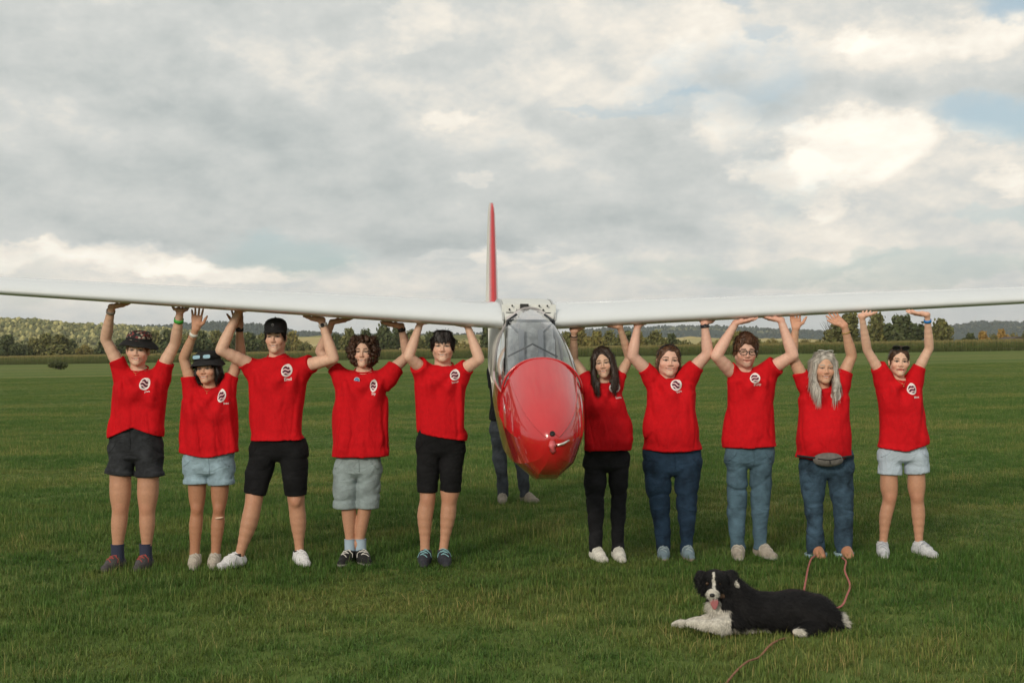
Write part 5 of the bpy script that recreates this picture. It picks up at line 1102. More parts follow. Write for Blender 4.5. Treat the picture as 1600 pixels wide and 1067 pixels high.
FAIR, TAN, ROSY, OLIVE = (0.72, 0.455, 0.335), (0.60, 0.345, 0.230), (0.72, 0.435, 0.335), (0.65, 0.405, 0.285)
BROWN, DARKBR, BLACKH, GREYH, AUBURN, BLOND = (0.060, 0.030, 0.018), (0.030, 0.017, 0.011), (0.012, 0.008, 0.007), (0.36, 0.33, 0.29), (0.085, 0.040, 0.022), (0.16, 0.095, 0.050)
UP = (0, -0.15, 1)
def IN(side, y=0.55): return (0.8 if side == 0 else -0.8, y, 0.12)      # fingers pointing inward and back under the wing
def BK(side, x=0.25): return (x if side == 0 else -x, 1.0, 0.15)          # fingers pointing straight back
YB = 10.02
PEOPLE = [
 dict(seed=11, hscale=(1.03, 1, 0.98), sex='f', Y=9.98, label='woman in a patterned bucket hat and charcoal denim shorts, leftmost of the group', skin=FAIR, hair='tied', hairn='dark_blond', hairc=BLOND, head=(216.5, 546), hs=1.04, turn=(0.10, 0.02, 0.05), collar=(217, 578), ar=1.0, fat=0.002,
  torso=[(684, 171, 256), (672, 174, 256), (650, 177, 255), (625, 177, 255), (603, 178, 256), (588, 182, 257)], hemtilt=(684, 667, 683),
  arms=[dict(sh=(192, 582), el=(165, 530, -0.06), wr=(174, 482, -0.20), sl=0.33, hand=(BK(0, 0.7), UP)), dict(sh=(250, 582), el=(274, 536, -0.05), wr=(281, 489, -0.18), sl=0.30, hand=(BK(1, 0.0), UP))],
  legs=[[(188, 735, 40), (188, 770, 33), (188, 796, 27), (186, 820, 26), (183, 868, 16)], [(232, 735, 40), (231, 770, 33), (230, 797, 26), (230, 820, 25.5), (229, 868, 15)]], knee=[(189, 793, 0), (230, 794, 0)],
  pants=dict(name='shorts', m='charcoal', hips=[(715, 168, 257), (695, 169, 257), (665, 174, 254)], legs=[[(190, 705, 46), (187, 741, 44)], [(234, 705, 46), (234, 744, 44)]], cuff=True, fly=(208, 672, 700)),
  feet=[dict(at=(184, 880), d=(-0.35, -1)), dict(at=(228, 880), d=(-0.15, -1))], shoe=dict(L=0.27, upper=(0.075, 0.068, 0.070), sole=(0.11, 0.10, 0.09), lace=(0.35, 0.06, 0.05), sock=(0.025, 0.03, 0.06), socktop=0.185, boot=0.04),
  logo=(226, 600, 8.2, 10, -0.35), text=(230.5, 611.5, 9, 0.1, 'yrena'), bands=[(0, 0.10, 0.022, (0.30, 0.25, 0.22), 'wristband'), (1, 0.24, 0.028, (0.06, 0.45, 0.06), 'wristband')],
  extra=[bucket_hat(pattern_mat(), 0.148, 0.146, 0.076, (0.03, 0.06)), necklace(0.045, 0.055)]),
 dict(seed=12, hscale=(1.05, 1, 0.95), sex='f', Y=9.98, label='short woman in a black bucket hat with sunglasses on it, pale denim shorts', skin=TAN, hair='bob', hairn='black_bob', hairc=BLACKH, head=(325.5, 575), hs=1.03, turn=(-0.22, 0.0, -0.05), collar=(328, 605), ar=0.92,
  torso=[(715, 284, 372), (695, 285, 372), (670, 286, 371), (645, 286, 370), (625, 287, 369), (612, 290, 367)], hemtilt=(706, 714, 706),
  arms=[dict(sh=(302, 606), el=(287, 560, -0.04), wr=(305, 516, -0.14), sl=0.33, hand=((0.10, -0.05, 1), (0, -1, 0)), spread=0.13, curl=0.05), dict(sh=(355, 604), el=(376, 556, 0.10), wr=(374, 512, 0.02), sl=0.30, hand=((-0.2, 0.5, 0.7), UP), curl=0.1)],
  legs=[[(308, 745, 36), (308, 775, 26), (308, 797, 20), (306, 820, 22), (304, 866, 15)], [(344, 745, 36), (343, 775, 26), (342, 797, 19), (340, 822, 22), (336, 872, 14)]], knee=[(309, 794, 0), (343, 794, 0)],
  pants=dict(name='shorts', m='pale', hips=[(738, 284, 366), (720, 285, 366), (700, 288, 366)], legs=[[(306, 728, 44), (308, 755, 41)], [(346, 728, 44), (346, 757, 40)]], cuff=True, fly=(330, 714, 738)),
  feet=[dict(at=(305, 868), d=(0.1, -1)), dict(at=(336, 870), d=(0.05, -1))], shoe=dict(L=0.245, upper=(0.40, 0.36, 0.30), sole=(0.48, 0.45, 0.40), lace=(0.50, 0.46, 0.40)),
  logo=(345.5, 618.5, 6.3, 10, 0.45), text=(353, 630, 7, 0.05, 'Ines'), bands=[(0, 0.14, 0.026, (0.75, 0.75, 0.70), 'wristband'), (0, 0.24, 0.008, (0.45, 0.22, 0.12), 'bracelet'), (1, 0.06, 0.022, (0.012, 0.012, 0.014), 'wristwatch')],
  extra=[bucket_hat(BLACKCLOTH, 0.128, 0.138, 0.070, (0.02, -0.06)), eyewear('sunglasses', 0.098, -0.098, -0.10, (0.01, 0.01, 0.012), MIRRORLENS, 0.062, 0.036, 0.004, False, 0.016), necklace(0.05, 0.05), plaster]),
 dict(seed=13, hscale=(0.97, 1, 1.03), sex='m', Y=10.02, label='tall man in a black baseball cap and black shorts standing with legs apart', skin=FAIR, hair='cropped', hairn='black_short', hairc=BLACKH, head=(431.5, 525), hs=1.06, turn=(-0.06, 0.02, 0.0), collar=(432, 558), ar=1.02,
  torso=[(688, 391, 480), (670, 392, 478), (640, 392, 476), (615, 391, 476), (595, 389, 477), (580, 388, 479)],
  arms=[dict(sh=(394, 571), el=(345, 547, -0.14), wr=(372, 488, -0.12), sl=0.26, hand=(IN(0, 0.3), UP), rs=0.070), dict(sh=(471, 573), el=(521, 560, -0.12), wr=(503, 503, -0.12), sl=0.24, hand=(BK(1, 0.8), UP), rs=0.072)],
  legs=[[(402, 745, 38), (398, 770, 34), (396, 786, 28), (389, 818, 28), (371, 878, 15)], [(461, 745, 38), (462, 770, 34), (463, 785, 27), (466, 815, 27), (468, 868, 14)]], knee=[(396, 783, 0), (463, 783, 0)],
  pants=dict(name='shorts', m='black', hips=[(712, 386, 484), (700, 387, 483), (684, 391, 479)], legs=[[(411, 708, 50), (404, 740, 44), (398, 772, 36)], [(459, 708, 50), (461, 740, 43), (462, 773, 36)]], fold=0.9),
  feet=[dict(at=(371, 884), d=(-0.75, -1), dy=-0.05), dict(at=(468, 876), d=(0.45, -1), dy=0.05)], shoe=dict(L=0.285, upper=(0.66, 0.66, 0.67), sole=(0.72, 0.72, 0.72), lace=(0.70, 0.70, 0.70), sock=(0.012, 0.012, 0.014), socktop=0.105),
  logo=(447.5, 579, 8.8, 10, 0.05), text=(450, 592.5, 11, 0.05, 'Emil'), bands=[(1, 0.09, 0.026, (0.70, 0.68, 0.64), 'wristwatch')], extra=[baseball_cap]),
 dict(seed=14, hscale=(0.93, 1, 1.02), sex='m', Y=10.06, label='young man with curly brown hair, light grey denim shorts and a blue pin badge', skin=FAIR, hair='curly', hairn='curly_brown', hairc=BROWN, head=(568, 548.5), hs=1.02, turn=(-0.03, 0.0, 0.02), collar=(568, 580), ar=0.92,
  torso=[(713, 517, 609), (690, 518, 609), (660, 519, 608), (630, 521, 607), (610, 523, 606), (595, 526, 604)],
  arms=[dict(sh=(533, 586), el=(500, 549, 0.06), wr=(518, 506, -0.02), sl=0.30, hand=(IN(0, 0.5), UP), rs=0.070), dict(sh=(605, 585), el=(637, 556, 0.06), wr=(627, 512, -0.04), sl=0.32, hand=(IN(1, 0.5), UP), rs=0.070)],
  legs=[[(545, 775, 30), (545, 800, 22), (546, 820, 20), (547, 850, 13)], [(573, 775, 30), (569, 800, 20), (565, 822, 19), (561, 850, 13)]],
  pants=dict(name='shorts', m='grey', hips=[(738, 519, 596), (720, 520, 597), (705, 523, 596)], legs=[[(540, 730, 44), (539, 794, 40)], [(577, 730, 44), (575, 794, 36)]], fold=0.9, fly=(562, 714, 735)),
  feet=[dict(at=(547, 866), d=(-0.30, -1)), dict(at=(564, 866), d=(0.40, -1))], shoe=dict(L=0.28, upper=(0.016, 0.016, 0.016), sole=(0.30, 0.29, 0.26), lace=(0.62, 0.60, 0.55), sock=(0.33, 0.42, 0.50), socktop=0.185),
  logo=(583, 603, 6.0, 9.8, 0.05), text=(583.5, 615, 6.5, 0.0, 'Sip'), bands=[(1, 0.06, 0.020, (0.012, 0.012, 0.014), 'wristwatch')], extra=[pin_badge]),
 dict(seed=15, hscale=(1.03, 1, 0.99), sex='m', Y=10.00, label='young man with straight dark hair and black shorts, just left of the glider', skin=FAIR, hair='short', hairn='dark_brown', hairc=BLACKH, head=(692, 540), hs=1.06, turn=(0.02, 0.0, 0.03), collar=(694, 572), ar=0.95,
  torso=[(690, 648, 729), (670, 648, 728), (645, 649, 728), (620, 650, 728), (600, 651, 729), (588, 652, 729)], hemtilt=(674, 682, 689),
  arms=[dict(sh=(664, 580), el=(638, 557, -0.13), wr=(656, 507, -0.10), sl=0.30, hand=(IN(0, 1.0), UP), rs=0.070), dict(sh=(720, 580), el=(749, 561, -0.12), wr=(731, 511, -0.10), sl=0.30, hand=(IN(1, 1.0), UP), rs=0.070)],
  legs=[[(668, 745, 36), (668, 768, 30), (668, 782, 25), (664, 806, 26), (664, 864, 15)], [(704, 745, 36), (703, 768, 30), (702, 780, 25), (700, 806, 26), (692, 864, 14)]], knee=[(668, 780, 0), (703, 778, 0)],
  pants=dict(name='shorts', m='black', hips=[(706, 647, 730), (690, 648, 730), (668, 651, 727)], legs=[[(669, 700, 44), (668, 769, 33)], [(708, 700, 44), (704, 768, 35)]], fold=0.8),
  feet=[dict(at=(665, 868), d=(-0.05, -1)), dict(at=(693, 869), d=(0.15, -1))], shoe=dict(L=0.285, upper=(0.030, 0.032, 0.042), sole=(0.06, 0.06, 0.07), lace=(0.22, 0.42, 0.45)),
  logo=(710.5, 586, 8.2, 8.6, 0.2), text=(711, 597, 10, 0.15, 'Lenar')),
 dict(seed=16, hscale=(0.93, 1, 1.02), sex='f', Y=10.02, label='woman with long straight brown hair and black jeans, just right of the glider nose', skin=OLIVE, hair='long', hairn='long_brown', hairc=DARKBR, head=(942, 566), hs=0.98, turn=(-0.12, 0.0, -0.10), collar=(943, 597), ar=0.82, bust=(0.18, 0.9),
  torso=[(703, 911, 986), (685, 911, 987), (660, 912, 983), (640, 912, 979), (620, 911, 976), (606, 912, 974)],
  arms=[dict(sh=(921, 598), el=(896, 562, 0.05), wr=(897, 520, -0.08), sl=0.34, hand=(BK(0, 0.1), UP)), dict(sh=(962, 597), el=(984, 560, 0.06), wr=(969, 513, -0.08), sl=0.36, hand=(IN(1, 0.9), UP))],
  legs=[[(930, 720, 36), (931, 790, 26), (931, 858, 19)], [(967, 720, 36), (966, 790, 24), (965, 858, 18)]],
  pants=dict(name='jeans', m='blackjean', hips=[(728, 909, 987), (712, 910, 986), (694, 913, 983)], legs=[[(929, 720, 40), (930, 757, 34), (931, 795, 28), (931, 862, 23)], [(968, 720, 38), (967, 757, 31), (966, 795, 26), (965, 862, 22)]], fold=0.9),
  feet=[dict(at=(931, 863), d=(0.35, -1)), dict(at=(965, 863), d=(0.12, -1))], shoe=dict(L=0.25, upper=(0.62, 0.60, 0.54), sole=(0.66, 0.64, 0.58), lace=(0.60, 0.58, 0.52)),
  logo=(961, 606, 9, 8.5, -0.3), text=(967, 621, 9.5, 0.0, 'Lena'), bands=[(0, 0.10, 0.008, (0.03, 0.02, 0.02), 'bracelet'), (0, 0.18, 0.008, (0.35, 0.20, 0.12), 'bracelet')]),
 dict(seed=17, hscale=(1.06, 1, 0.98), sex='f', Y=10.04, label='woman with tied-back hair, a dark headband and navy jeans', skin=ROSY, hair='tied', hairn='auburn', hairc=AUBURN, strands=True, head=(1044, 562), hs=1.06, turn=(0.06, 0.0, 0.06), collar=(1046, 594), ar=1.0, fat=0.006, belly=0.01, bust=(0.19, 1.15),
  torso=[(703, 1001, 1098), (685, 1003, 1095), (660, 1005, 1091), (635, 1006, 1089), (615, 1006, 1088), (600, 1005, 1088)],
  arms=[dict(sh=(1016, 585), el=(988, 556, -0.06), wr=(996, 512, -0.08), sl=0.32, hand=(BK(0, 0.15), UP)), dict(sh=(1077, 582), el=(1106, 553, -0.06), wr=(1101, 508, -0.08), sl=0.32, hand=(BK(1, -0.6), UP))],
  legs=[[(1026, 730, 42), (1031, 790, 27), (1037, 862, 18)], [(1074, 730, 42), (1073, 790, 27), (1073, 860, 18)]],
  pants=dict(name='jeans', m='navy', hips=[(735, 1001, 1098), (716, 1000, 1097), (696, 1004, 1095)], legs=[[(1026, 725, 52), (1029, 760, 42), (1031, 795, 31), (1035, 830, 27), (1037, 866, 22)], [(1075, 725, 50), (1073, 760, 40), (1073, 795, 31), (1073, 830, 26), (1073, 863, 22)]], fold=1.0, fly=(1051, 705, 730)),
  feet=[dict(at=(1037, 864), d=(-0.12, -1)), dict(at=(1073, 862), d=(0.05, -1))], shoe=dict(L=0.25, upper=(0.16, 0.22, 0.25), sole=(0.35, 0.25, 0.22), lace=(0.30, 0.36, 0.38)),
  logo=(1057, 602, 8.8, 9.2, -0.4), text=(1061, 612, 9.5, 0.3, 'Vera'), bands=[(1, 0.03, 0.024, (0.018, 0.022, 0.035), 'wristwatch')], extra=[headband]),
 dict(seed=18, hscale=(1.02, 1, 1.0), sex='m', Y=10.06, label='man with black-framed glasses and mid-blue jeans', skin=ROSY, hair='wavy', hairn='wavy_brown', hairc=AUBURN, head=(1164, 547.5), hs=1.06, turn=(0.02, 0.08, 0.04), collar=(1166, 580), ar=1.02, teeth=False, squint=1.0, beard=0.35, fat=0.003,
  torso=[(698, 1129, 1215), (680, 1130, 1213), (655, 1130, 1210), (630, 1130, 1208), (610, 1129, 1207), (595, 1128, 1207)],
  arms=[dict(sh=(1146, 584), el=(1119, 556, -0.12), wr=(1148, 507, -0.10), sl=0.30, hand=(IN(0, 0.2), UP), rs=0.072, k=1.05), dict(sh=(1196, 581), el=(1239, 555, -0.12), wr=(1221, 503, -0.10), sl=0.32, hand=(BK(1, 0.7), UP), rs=0.072, k=1.05)],
  legs=[[(1150, 730, 36), (1151, 790, 26), (1152, 856, 20)], [(1190, 730, 36), (1188, 790, 26), (1187, 856, 20)]],
  pants=dict(name='jeans', m='mid', hips=[(722, 1130, 1210), (708, 1131, 1210), (690, 1133, 1209)], legs=[[(1150, 715, 40), (1151, 755, 35), (1151, 800, 29), (1152, 832, 27), (1154, 858, 28)], [(1190, 715, 40), (1189, 755, 34), (1188, 800, 28), (1188, 832, 25), (1187, 858, 25)]], fold=1.15, fly=(1173, 700, 725)),
  feet=[dict(at=(1153, 860), d=(-0.15, -1)), dict(at=(1189, 860), d=(0.35, -1))], shoe=dict(L=0.285, upper=(0.34, 0.30, 0.25), sole=(0.42, 0.40, 0.36), lace=(0.46, 0.42, 0.36)),
  logo=(1180.5, 591, 8.2, 7.8, 0.25), text=(1184, 601, 11, 0.15, 'Philip'), extra=[eyewear('glasses', -0.002, -0.110, 0.0, (0.012, 0.012, 0.014), CLEARLENS, 0.052, 0.034, 0.0030)]),
 dict(seed=19, hscale=(1.0, 1, 1.0), sex='f', Y=10.02, label='barefoot woman with long grey hair, rolled-up jeans and a belt pouch', skin=TAN, hair='grey', hairn='long_grey', hairc=GREYH, head=(1286, 574), hs=1.04, turn=(0.03, 0.0, 0.05), collar=(1287, 606), ar=0.95, squint=0.9, fat=0.003, belly=0.01, bust=(0.20, 1.1),
  torso=[(714, 1242, 1333), (695, 1243, 1331), (665, 1243, 1329), (640, 1243, 1327), (622, 1243, 1326), (610, 1244, 1326)],
  arms=[dict(sh=(1258, 597), el=(1237, 556, -0.02), wr=(1243, 515, -0.08), sl=0.33, hand=((0.12, 0.75, 0.75), (0, -0.7, 0.7)), spread=0.08, curl=0.1), dict(sh=(1313, 596), el=(1331, 556, -0.02), wr=(1320, 512, -0.08), sl=0.33, hand=((-0.6, 0.7, 0.65), (0, -0.7, 0.7)), spread=0.16, curl=0.12)],
  legs=[[(1270, 740, 38), (1272, 800, 24), (1275, 864, 18)], [(1313, 740, 38), (1317, 800, 24), (1319, 864, 18)]],
  pants=dict(name='jeans', m='worn', hips=[(738, 1245, 1336), (722, 1245, 1335), (704, 1247, 1332)], legs=[[(1269, 735, 48), (1271, 770, 38), (1272, 800, 31), (1273, 830, 28), (1275, 870, 30)], [(1313, 735, 46), (1316, 770, 40), (1318, 800, 32), (1319, 830, 29), (1319, 869, 27)]], fold=1.15, cuffm='pale'),
  feet=[dict(at=(1276, 865), d=(0.05, -1)), dict(at=(1320, 864), d=(0.05, -1))], shoe=dict(L=0.215, bare=True), logo=(1307, 617, 8, 9, 0.2),
  bands=[(1, 0.16, 0.008, (0.45, 0.30, 0.10), 'bracelet')], extra=[pouch, eyewear('reading_glasses', 0.126, -0.040, 0.9, (0.60, 0.60, 0.58), CLEARLENS, 0.050, 0.030, 0.0028, False)]),
 dict(seed=20, hscale=(0.98, 1, 1.0), sex='f', Y=10.00, label='young woman in pale blue shorts with sunglasses on her head, rightmost of the group', skin=FAIR, hair='tied', hairn='brown_tied', hairc=BROWN, head=(1403.5, 563.5), hs=0.98, turn=(-0.10, 0.0, 0.05), collar=(1405, 594), ar=0.80, teeth=False, smile=0.0, squint=0.3, bust=(0.17, 0.85),
  torso=[(704, 1370, 1448), (685, 1371, 1447), (655, 1371, 1444), (630, 1371, 1442), (612, 1370, 1440), (600, 1371, 1439)], hemtilt=(698, 704, 693),
  arms=[dict(sh=(1380, 590), el=(1355, 547, -0.05), wr=(1347, 497, -0.14), sl=0.32, hand=(BK(0, 0.7), UP)), dict(sh=(1429, 588), el=(1452, 544, -0.05), wr=(1449, 495, -0.14), sl=0.32, hand=(IN(1, 0.6), UP))],
  legs=[[(1389, 735, 31), (1389, 760, 27), (1390, 779, 22), (1384, 805, 21), (1379, 857, 12)], [(1432, 735, 31), (1432, 760, 27), (1433, 779, 21), (1435, 805, 22), (1436, 861, 12)]], knee=[(1389, 777, 0), (1432, 776, 0)],
  pants=dict(name='shorts', m='sky', hips=[(718, 1367, 1451), (706, 1369, 1450), (688, 1373, 1446)], legs=[[(1390, 712, 44), (1390, 741, 40)], [(1431, 712, 44), (1433, 739, 40)]], fold=1.1),
  feet=[dict(at=(1379, 860), d=(-0.20, -1)), dict(at=(1437, 862), d=(0.50, -1))], shoe=dict(L=0.245, upper=(0.50, 0.51, 0.53), sole=(0.60, 0.60, 0.60), lace=(0.34, 0.36, 0.40), sock=(0.60, 0.60, 0.60), socktop=0.11),
  logo=(1426, 608, 8.2, 8.6, 0.35), text=(1432, 620.5, 8.5, 0.12, 'Mina'), bands=[(1, 0.13, 0.022, (0.03, 0.22, 0.60), 'wristband')], extra=[eyewear('sunglasses', 0.108, -0.072, 0.45, (0.010, 0.010, 0.012), DARKLENS, 0.058, 0.034, 0.004, False), necklace(0.05, 0.05)]),
 dict(seed=21, sex='m', Y=13.95, label='person in dark jeans and dark top standing behind the fuselage, mostly hidden', group=None, skin=FAIR, hair='cropped', hairn='black_back', hairc=BLACKH, head=(792, 541), hs=1.02, turn=(0, 0.1, 0), collar=(792, 566), ar=0.95, shirtm=DENIM['black'],
  torso=[(655, 764, 822), (630, 765, 820), (605, 764, 820), (590, 763, 821), (580, 764, 821)],
  arms=[dict(sh=(770, 578), el=(771, 604, 0.0), wr=(796, 594, -0.15), sl=0.98, rs=0.062, hand=((0.2, -1, 0.2), UP)), dict(sh=(815, 578), el=(823, 602, -0.05), wr=(806, 592, -0.28), sl=0.98, rs=0.062, hand=((-0.2, -1, 0.2), UP))],
  legs=[[(779, 680, 24), (783, 730, 17), (786, 775, 13)], [(806, 680, 24), (813, 730, 17), (820, 775, 13)]],
  pants=dict(name='jeans', m='slate', hips=[(675, 764, 823), (660, 765, 822), (645, 767, 820)], legs=[[(777, 672, 29), (781, 715, 23), (784, 745, 20), (786, 776, 18)], [(808, 672, 28), (812, 715, 21), (817, 745, 19), (820, 776, 17)]], fold=1.2),
  feet=[dict(at=(785, 775), d=(0.0, -1)), dict(at=(822, 775), d=(0.7, -1))], shoe=dict(L=0.285, upper=(0.24, 0.21, 0.17), sole=(0.28, 0.26, 0.22), lace=(0.30, 0.27, 0.22))),
]
for sp in PEOPLE: person(sp)

# ================================================================== GLIDER
RED = mat('glider_red_gloss', (0.50, 0.010, 0.014), rough=0.22, spec=0.5, coat=1.0, var=0.05, vscale=5)
WHITE = mat('glider_white_gloss', (0.66, 0.69, 0.71), rough=0.26, spec=0.5, coat=0.35, var=0.02, vscale=3)
FABRIC = mat('doped_fabric_white', (0.70, 0.68, 0.62), rough=0.45, spec=0.4, var=0.04, vscale=6)
STEEL = mat('dark_steel_tube', (0.05, 0.055, 0.06), rough=0.4, metal=0.4)
CABIN = mat('cabin_dark', (0.30, 0.31, 0.32), rough=0.7, var=0.3, vscale=12)
def plexi():
    m = bpy.data.materials.new('plexiglass'); m.use_nodes = True; t = m.node_tree; q = NT(t); t.nodes.clear()
    g = q.n('ShaderNodeBsdfGlossy'); g.inputs['Roughness'].default_value = 0.02; g.inputs['Color'].default_value = (0.95, 0.97, 1.0, 1)
    tr = q.n('ShaderNodeBsdfTransparent'); tr.inputs[0].default_value = (0.94, 0.97, 0.985, 1)
    fr = q.n('ShaderNodeLayerWeight'); fr.inputs['Blend'].default_value = 0.5
    mx = q.n('ShaderNodeMixShader'); q.l.new(q.m('ADD', q.mul(q.m('POWER', fr.outputs['Facing'], 4.0), 0.8), 0.04, clamp=True), mx.inputs[0]); q.l.new(tr.outputs[0], mx.inputs[1]); q.l.new(g.outputs[0], mx.inputs[2])
    o = q.n('ShaderNodeOutputMaterial'); q.l.new(mx.outputs[0], o.inputs[0]); return m
PLEXI = plexi()
GL = empty('glider', (0.13, 9.80, 1.812)); GL.rotation_mode = 'QUATERNION'
GL.rotation_quaternion = (Matrix.Rotation(math.radians(4.4), 4, 'Z') @ Matrix.Rotation(math.radians(6.5), 4, 'X') @ Matrix.Rotation(math.radians(1.22), 4, 'Y')).to_quaternion()
tag(GL, 'red and white glider held up by its wings, nose towards the viewer', 'glider')
NT_ = 9
def arc(w, z0, zt, n=NT_, e=2.25):
    """right half of a rounded top, from (w, z0) up to (0, zt)"""
    out = []
    for i in range(n):
        a = (math.pi / 2) * i / (n - 1); out.append((w * max(0.0, math.cos(a)) ** (2 / e), z0 + (zt - z0) * math.sin(a) ** (2 / e)))
    return out
def low(w, zw, wc, zc, wk, zb):
    pts = []
    for (a, b), (c, d), m in (((w, zw), (wc, zc), 4), ((wc, zc), (wk, zb), 3)):
        for i in range(m): pts.append((a + (c - a) * i / m + (0.004 * math.sin(math.pi * i / m) if m == 4 else 0), b + (d - b) * i / m))
    pts.append((wk, zb)); return pts            # w,zw ... wk,zb (8 points)
def full_ring(y, zt, w, zw, wc, zc, wk, zb):
    right = arc(w, zw, zt)[::-1][:-1] + low(w, zw, wc, zc, wk, zb)       # from the top centre down the right side
    left = [(-x, z) for x, z in right[::-1] if abs(x) > 1e-9]
    return [(x, y, z) for x, z in right + left]
def rings_mesh(R, closed=True, capa=False, capb=False):
    n = len(R[0]); V = [p for r in R for p in r]; F = []
    for i in range(len(R) - 1):
        for j in range(n if closed else n - 1): F.append((i * n + j, i * n + (j + 1) % n, (i + 1) * n + (j + 1) % n, (i + 1) * n + j))
    if capa: F.append(tuple(range(n))[::-1])
    if capb: F.append(tuple((len(R) - 1) * n + j for j in range(n)))
    return V, F
def gpart(name, V, F, m, parent=None, smooth=True, sharp=None, **kw):
    o = mesh_obj(name, np.array(V), F if isinstance(F, np.ndarray) else [tuple(f) for f in F], m, parent or GL, smooth=smooth, **kw)
    if sharp: o.data.set_sharp_from_angle(angle=math.radians(sharp))
    return o
#            y      zt     w     zw     wc    zc    wk    zb
NOSE = [(-1.665, -0.600, 0.012, -0.625, 0.010, -0.645, 0.006, -0.652), (-1.655, -0.560, 0.052, -0.630, 0.042, -0.680, 0.018, -0.700), (-1.62, -0.515, 0.098, -0.632, 0.078, -0.725, 0.034, -0.760), (-1.54, -0.450, 0.160, -0.628, 0.128, -0.760, 0.062, -0.828),
        (-1.40, -0.362, 0.220, -0.615, 0.164, -0.795, 0.060, -0.895), (-1.20, -0.262, 0.262, -0.590, 0.195, -0.825, 0.066, -0.936), (-1.00, -0.172, 0.284, -0.550, 0.212, -0.835, 0.070, -0.955)]
R = interp_rows(NOSE, 4); V, F = rings_mesh([full_ring(*r) for r in R], True, True); nose = gpart('nose_shell', V, F, RED, sharp=15)
hood = []
for r in R[4:]:
    y, zt, w, zw = r[:4]; a_ = [(x, z) for x, z in arc(w, zw, zt, 25) if x < w * 0.80]; a_ = a_ + [(-x, z) for x, z in a_[::-1] if x > 1e-6]
    hood.append([(x * 1.012, y - 0.003, zw + (z - zw) * 1.014 + 0.002) for x, z in a_])
nh = min(len(h) for h in hood); hood = [[tuple(np.interp(np.linspace(0, 1, 21), np.linspace(0, 1, len(h)), np.array(h)[:, k])[i] for k in range(3)) for i in range(21)] for h in hood]
V, F = rings_mesh(hood, False); gpart('hood_panel', V, F, RED, nose)
for k_ in (0, -1): gpart('hood_edge', *tube([h[k_] for h in hood], 0.0035, 6), RED, nose)
SILL = [(-1.00, -0.172, 0.284, -0.550, 0.212, -0.835, 0.070, -0.955, -0.400), (-0.70, -0.03, 0.295, -0.545, 0.225, -0.842, 0.072, -0.958, -0.400), (-0.40, 0.045, 0.290, -0.520, 0.222, -0.838, 0.072, -0.948, -0.395), (0.0, 0.085, 0.262, -0.480, 0.212, -0.820, 0.09, -0.92, -0.385)]
def sill_x(w, zw, zt0, zs): return w * (1 - max(0, (zs - zw) / (zt0 - zw)) ** 2.25) ** (1 / 2.25)
rows = interp_rows(SILL, 6); hull, can, tub = [], [], []
for y, ztc, w, zw, wc, zc, wk, zb, zs in rows:
    xs = sill_x(w, zw, -0.172, zs); side = [(xs, zs), (xs + (w - xs) * 0.55, zs + (zw - zs) * 0.45)] + low(w, zw, wc, zc, wk, zb)
    hull.append([(x, y, z) for x, z in side] + [(-x, y, z) for x, z in side[::-1]])
    top = arc(xs - 0.002, zs, ztc, 12, 2.1); can.append([(x, y, z) for x, z in top] + [(-x, y, z) for x, z in top[::-1][1:]])
    ix = xs - 0.028; tub.append([(xs, y, zs), (ix, y, zs - 0.006), (ix - 0.02, y, zs - 0.25), (ix - 0.10, y, zb + 0.14), (-(ix - 0.10), y, zb + 0.14), (-(ix - 0.02), y, zs - 0.25), (-ix, y, zs - 0.006), (-xs, y, zs)])
split = next(i for i, r in enumerate(rows) if r[0] > -0.42)
V, F = rings_mesh(hull[:split + 1], False); gpart('cockpit_shell', V, F, RED, sharp=24)
V, F = rings_mesh(hull[split:], False); gpart('cockpit_side', V, F, FABRIC, sharp=24)
V, F = rings_mesh(tub, False); gpart('cockpit_tub', V, [f[::-1] for f in F], CABIN)
V, F = rings_mesh(can, False); canopy = gpart('canopy', V, F, PLEXI)
gpart('canopy_frame', *tube([(x, y - 0.004, z + 0.004) for x, y, z in can[0]], 0.008, 8), RED, canopy)
for s in (0, -1): gpart('canopy_rail', *tube([(r[s][0], r[s][1], r[s][2] + 0.002) for r in can], 0.009, 7), RED, canopy)
gpart('canopy_rear_frame', *tube([(x * 1.0, y, z) for x, y, z in can[-1]], 0.010, 8), mat('canopy_edge_grey', (0.30, 0.28, 0.28), rough=0.4), canopy)
# inside the cabin
gpart('instrument_panel', *box((0, -0.80, -0.36), (0.36, 0.03, 0.17), _rot(-0.25, 0, 0)), mat('panel_dark', (0.02, 0.02, 0.022), rough=0.5), smooth=False)
for x, z, r_ in ((-0.10, -0.34, 0.035), (0.0, -0.33, 0.038), (0.10, -0.34, 0.035), (-0.05, -0.42, 0.028), (0.05, -0.42, 0.028)): gpart('instrument', *ring(np.array((x, -0.775, z)), (0, 1, 0.25), 0.0, 0.02, r_, 18), mat('instrument_face', (0.03, 0.03, 0.03), rough=0.15))
gpart('seat_back', *box((0, -0.16, -0.36), (0.36, 0.05, 0.62), _rot(-0.30, 0, 0)), mat('seat_grey', (0.22, 0.23, 0.24), rough=0.85, var=0.3, vscale=20), smooth=False)
gpart('seat_pan', *box((0, -0.48, -0.72), (0.36, 0.5, 0.04)), MATS['seat_grey'], smooth=False)
for x in (-0.07, 0.07): gpart('harness_strap', *box((x, -0.205, -0.30), (0.04, 0.012, 0.50), _rot(-0.30, 0, 0)), mat('harness_web', (0.16, 0.17, 0.19), rough=0.8), smooth=False)
def tb(*p, r=0.010): gpart('frame_tube', *tube(p, r, 7), STEEL)
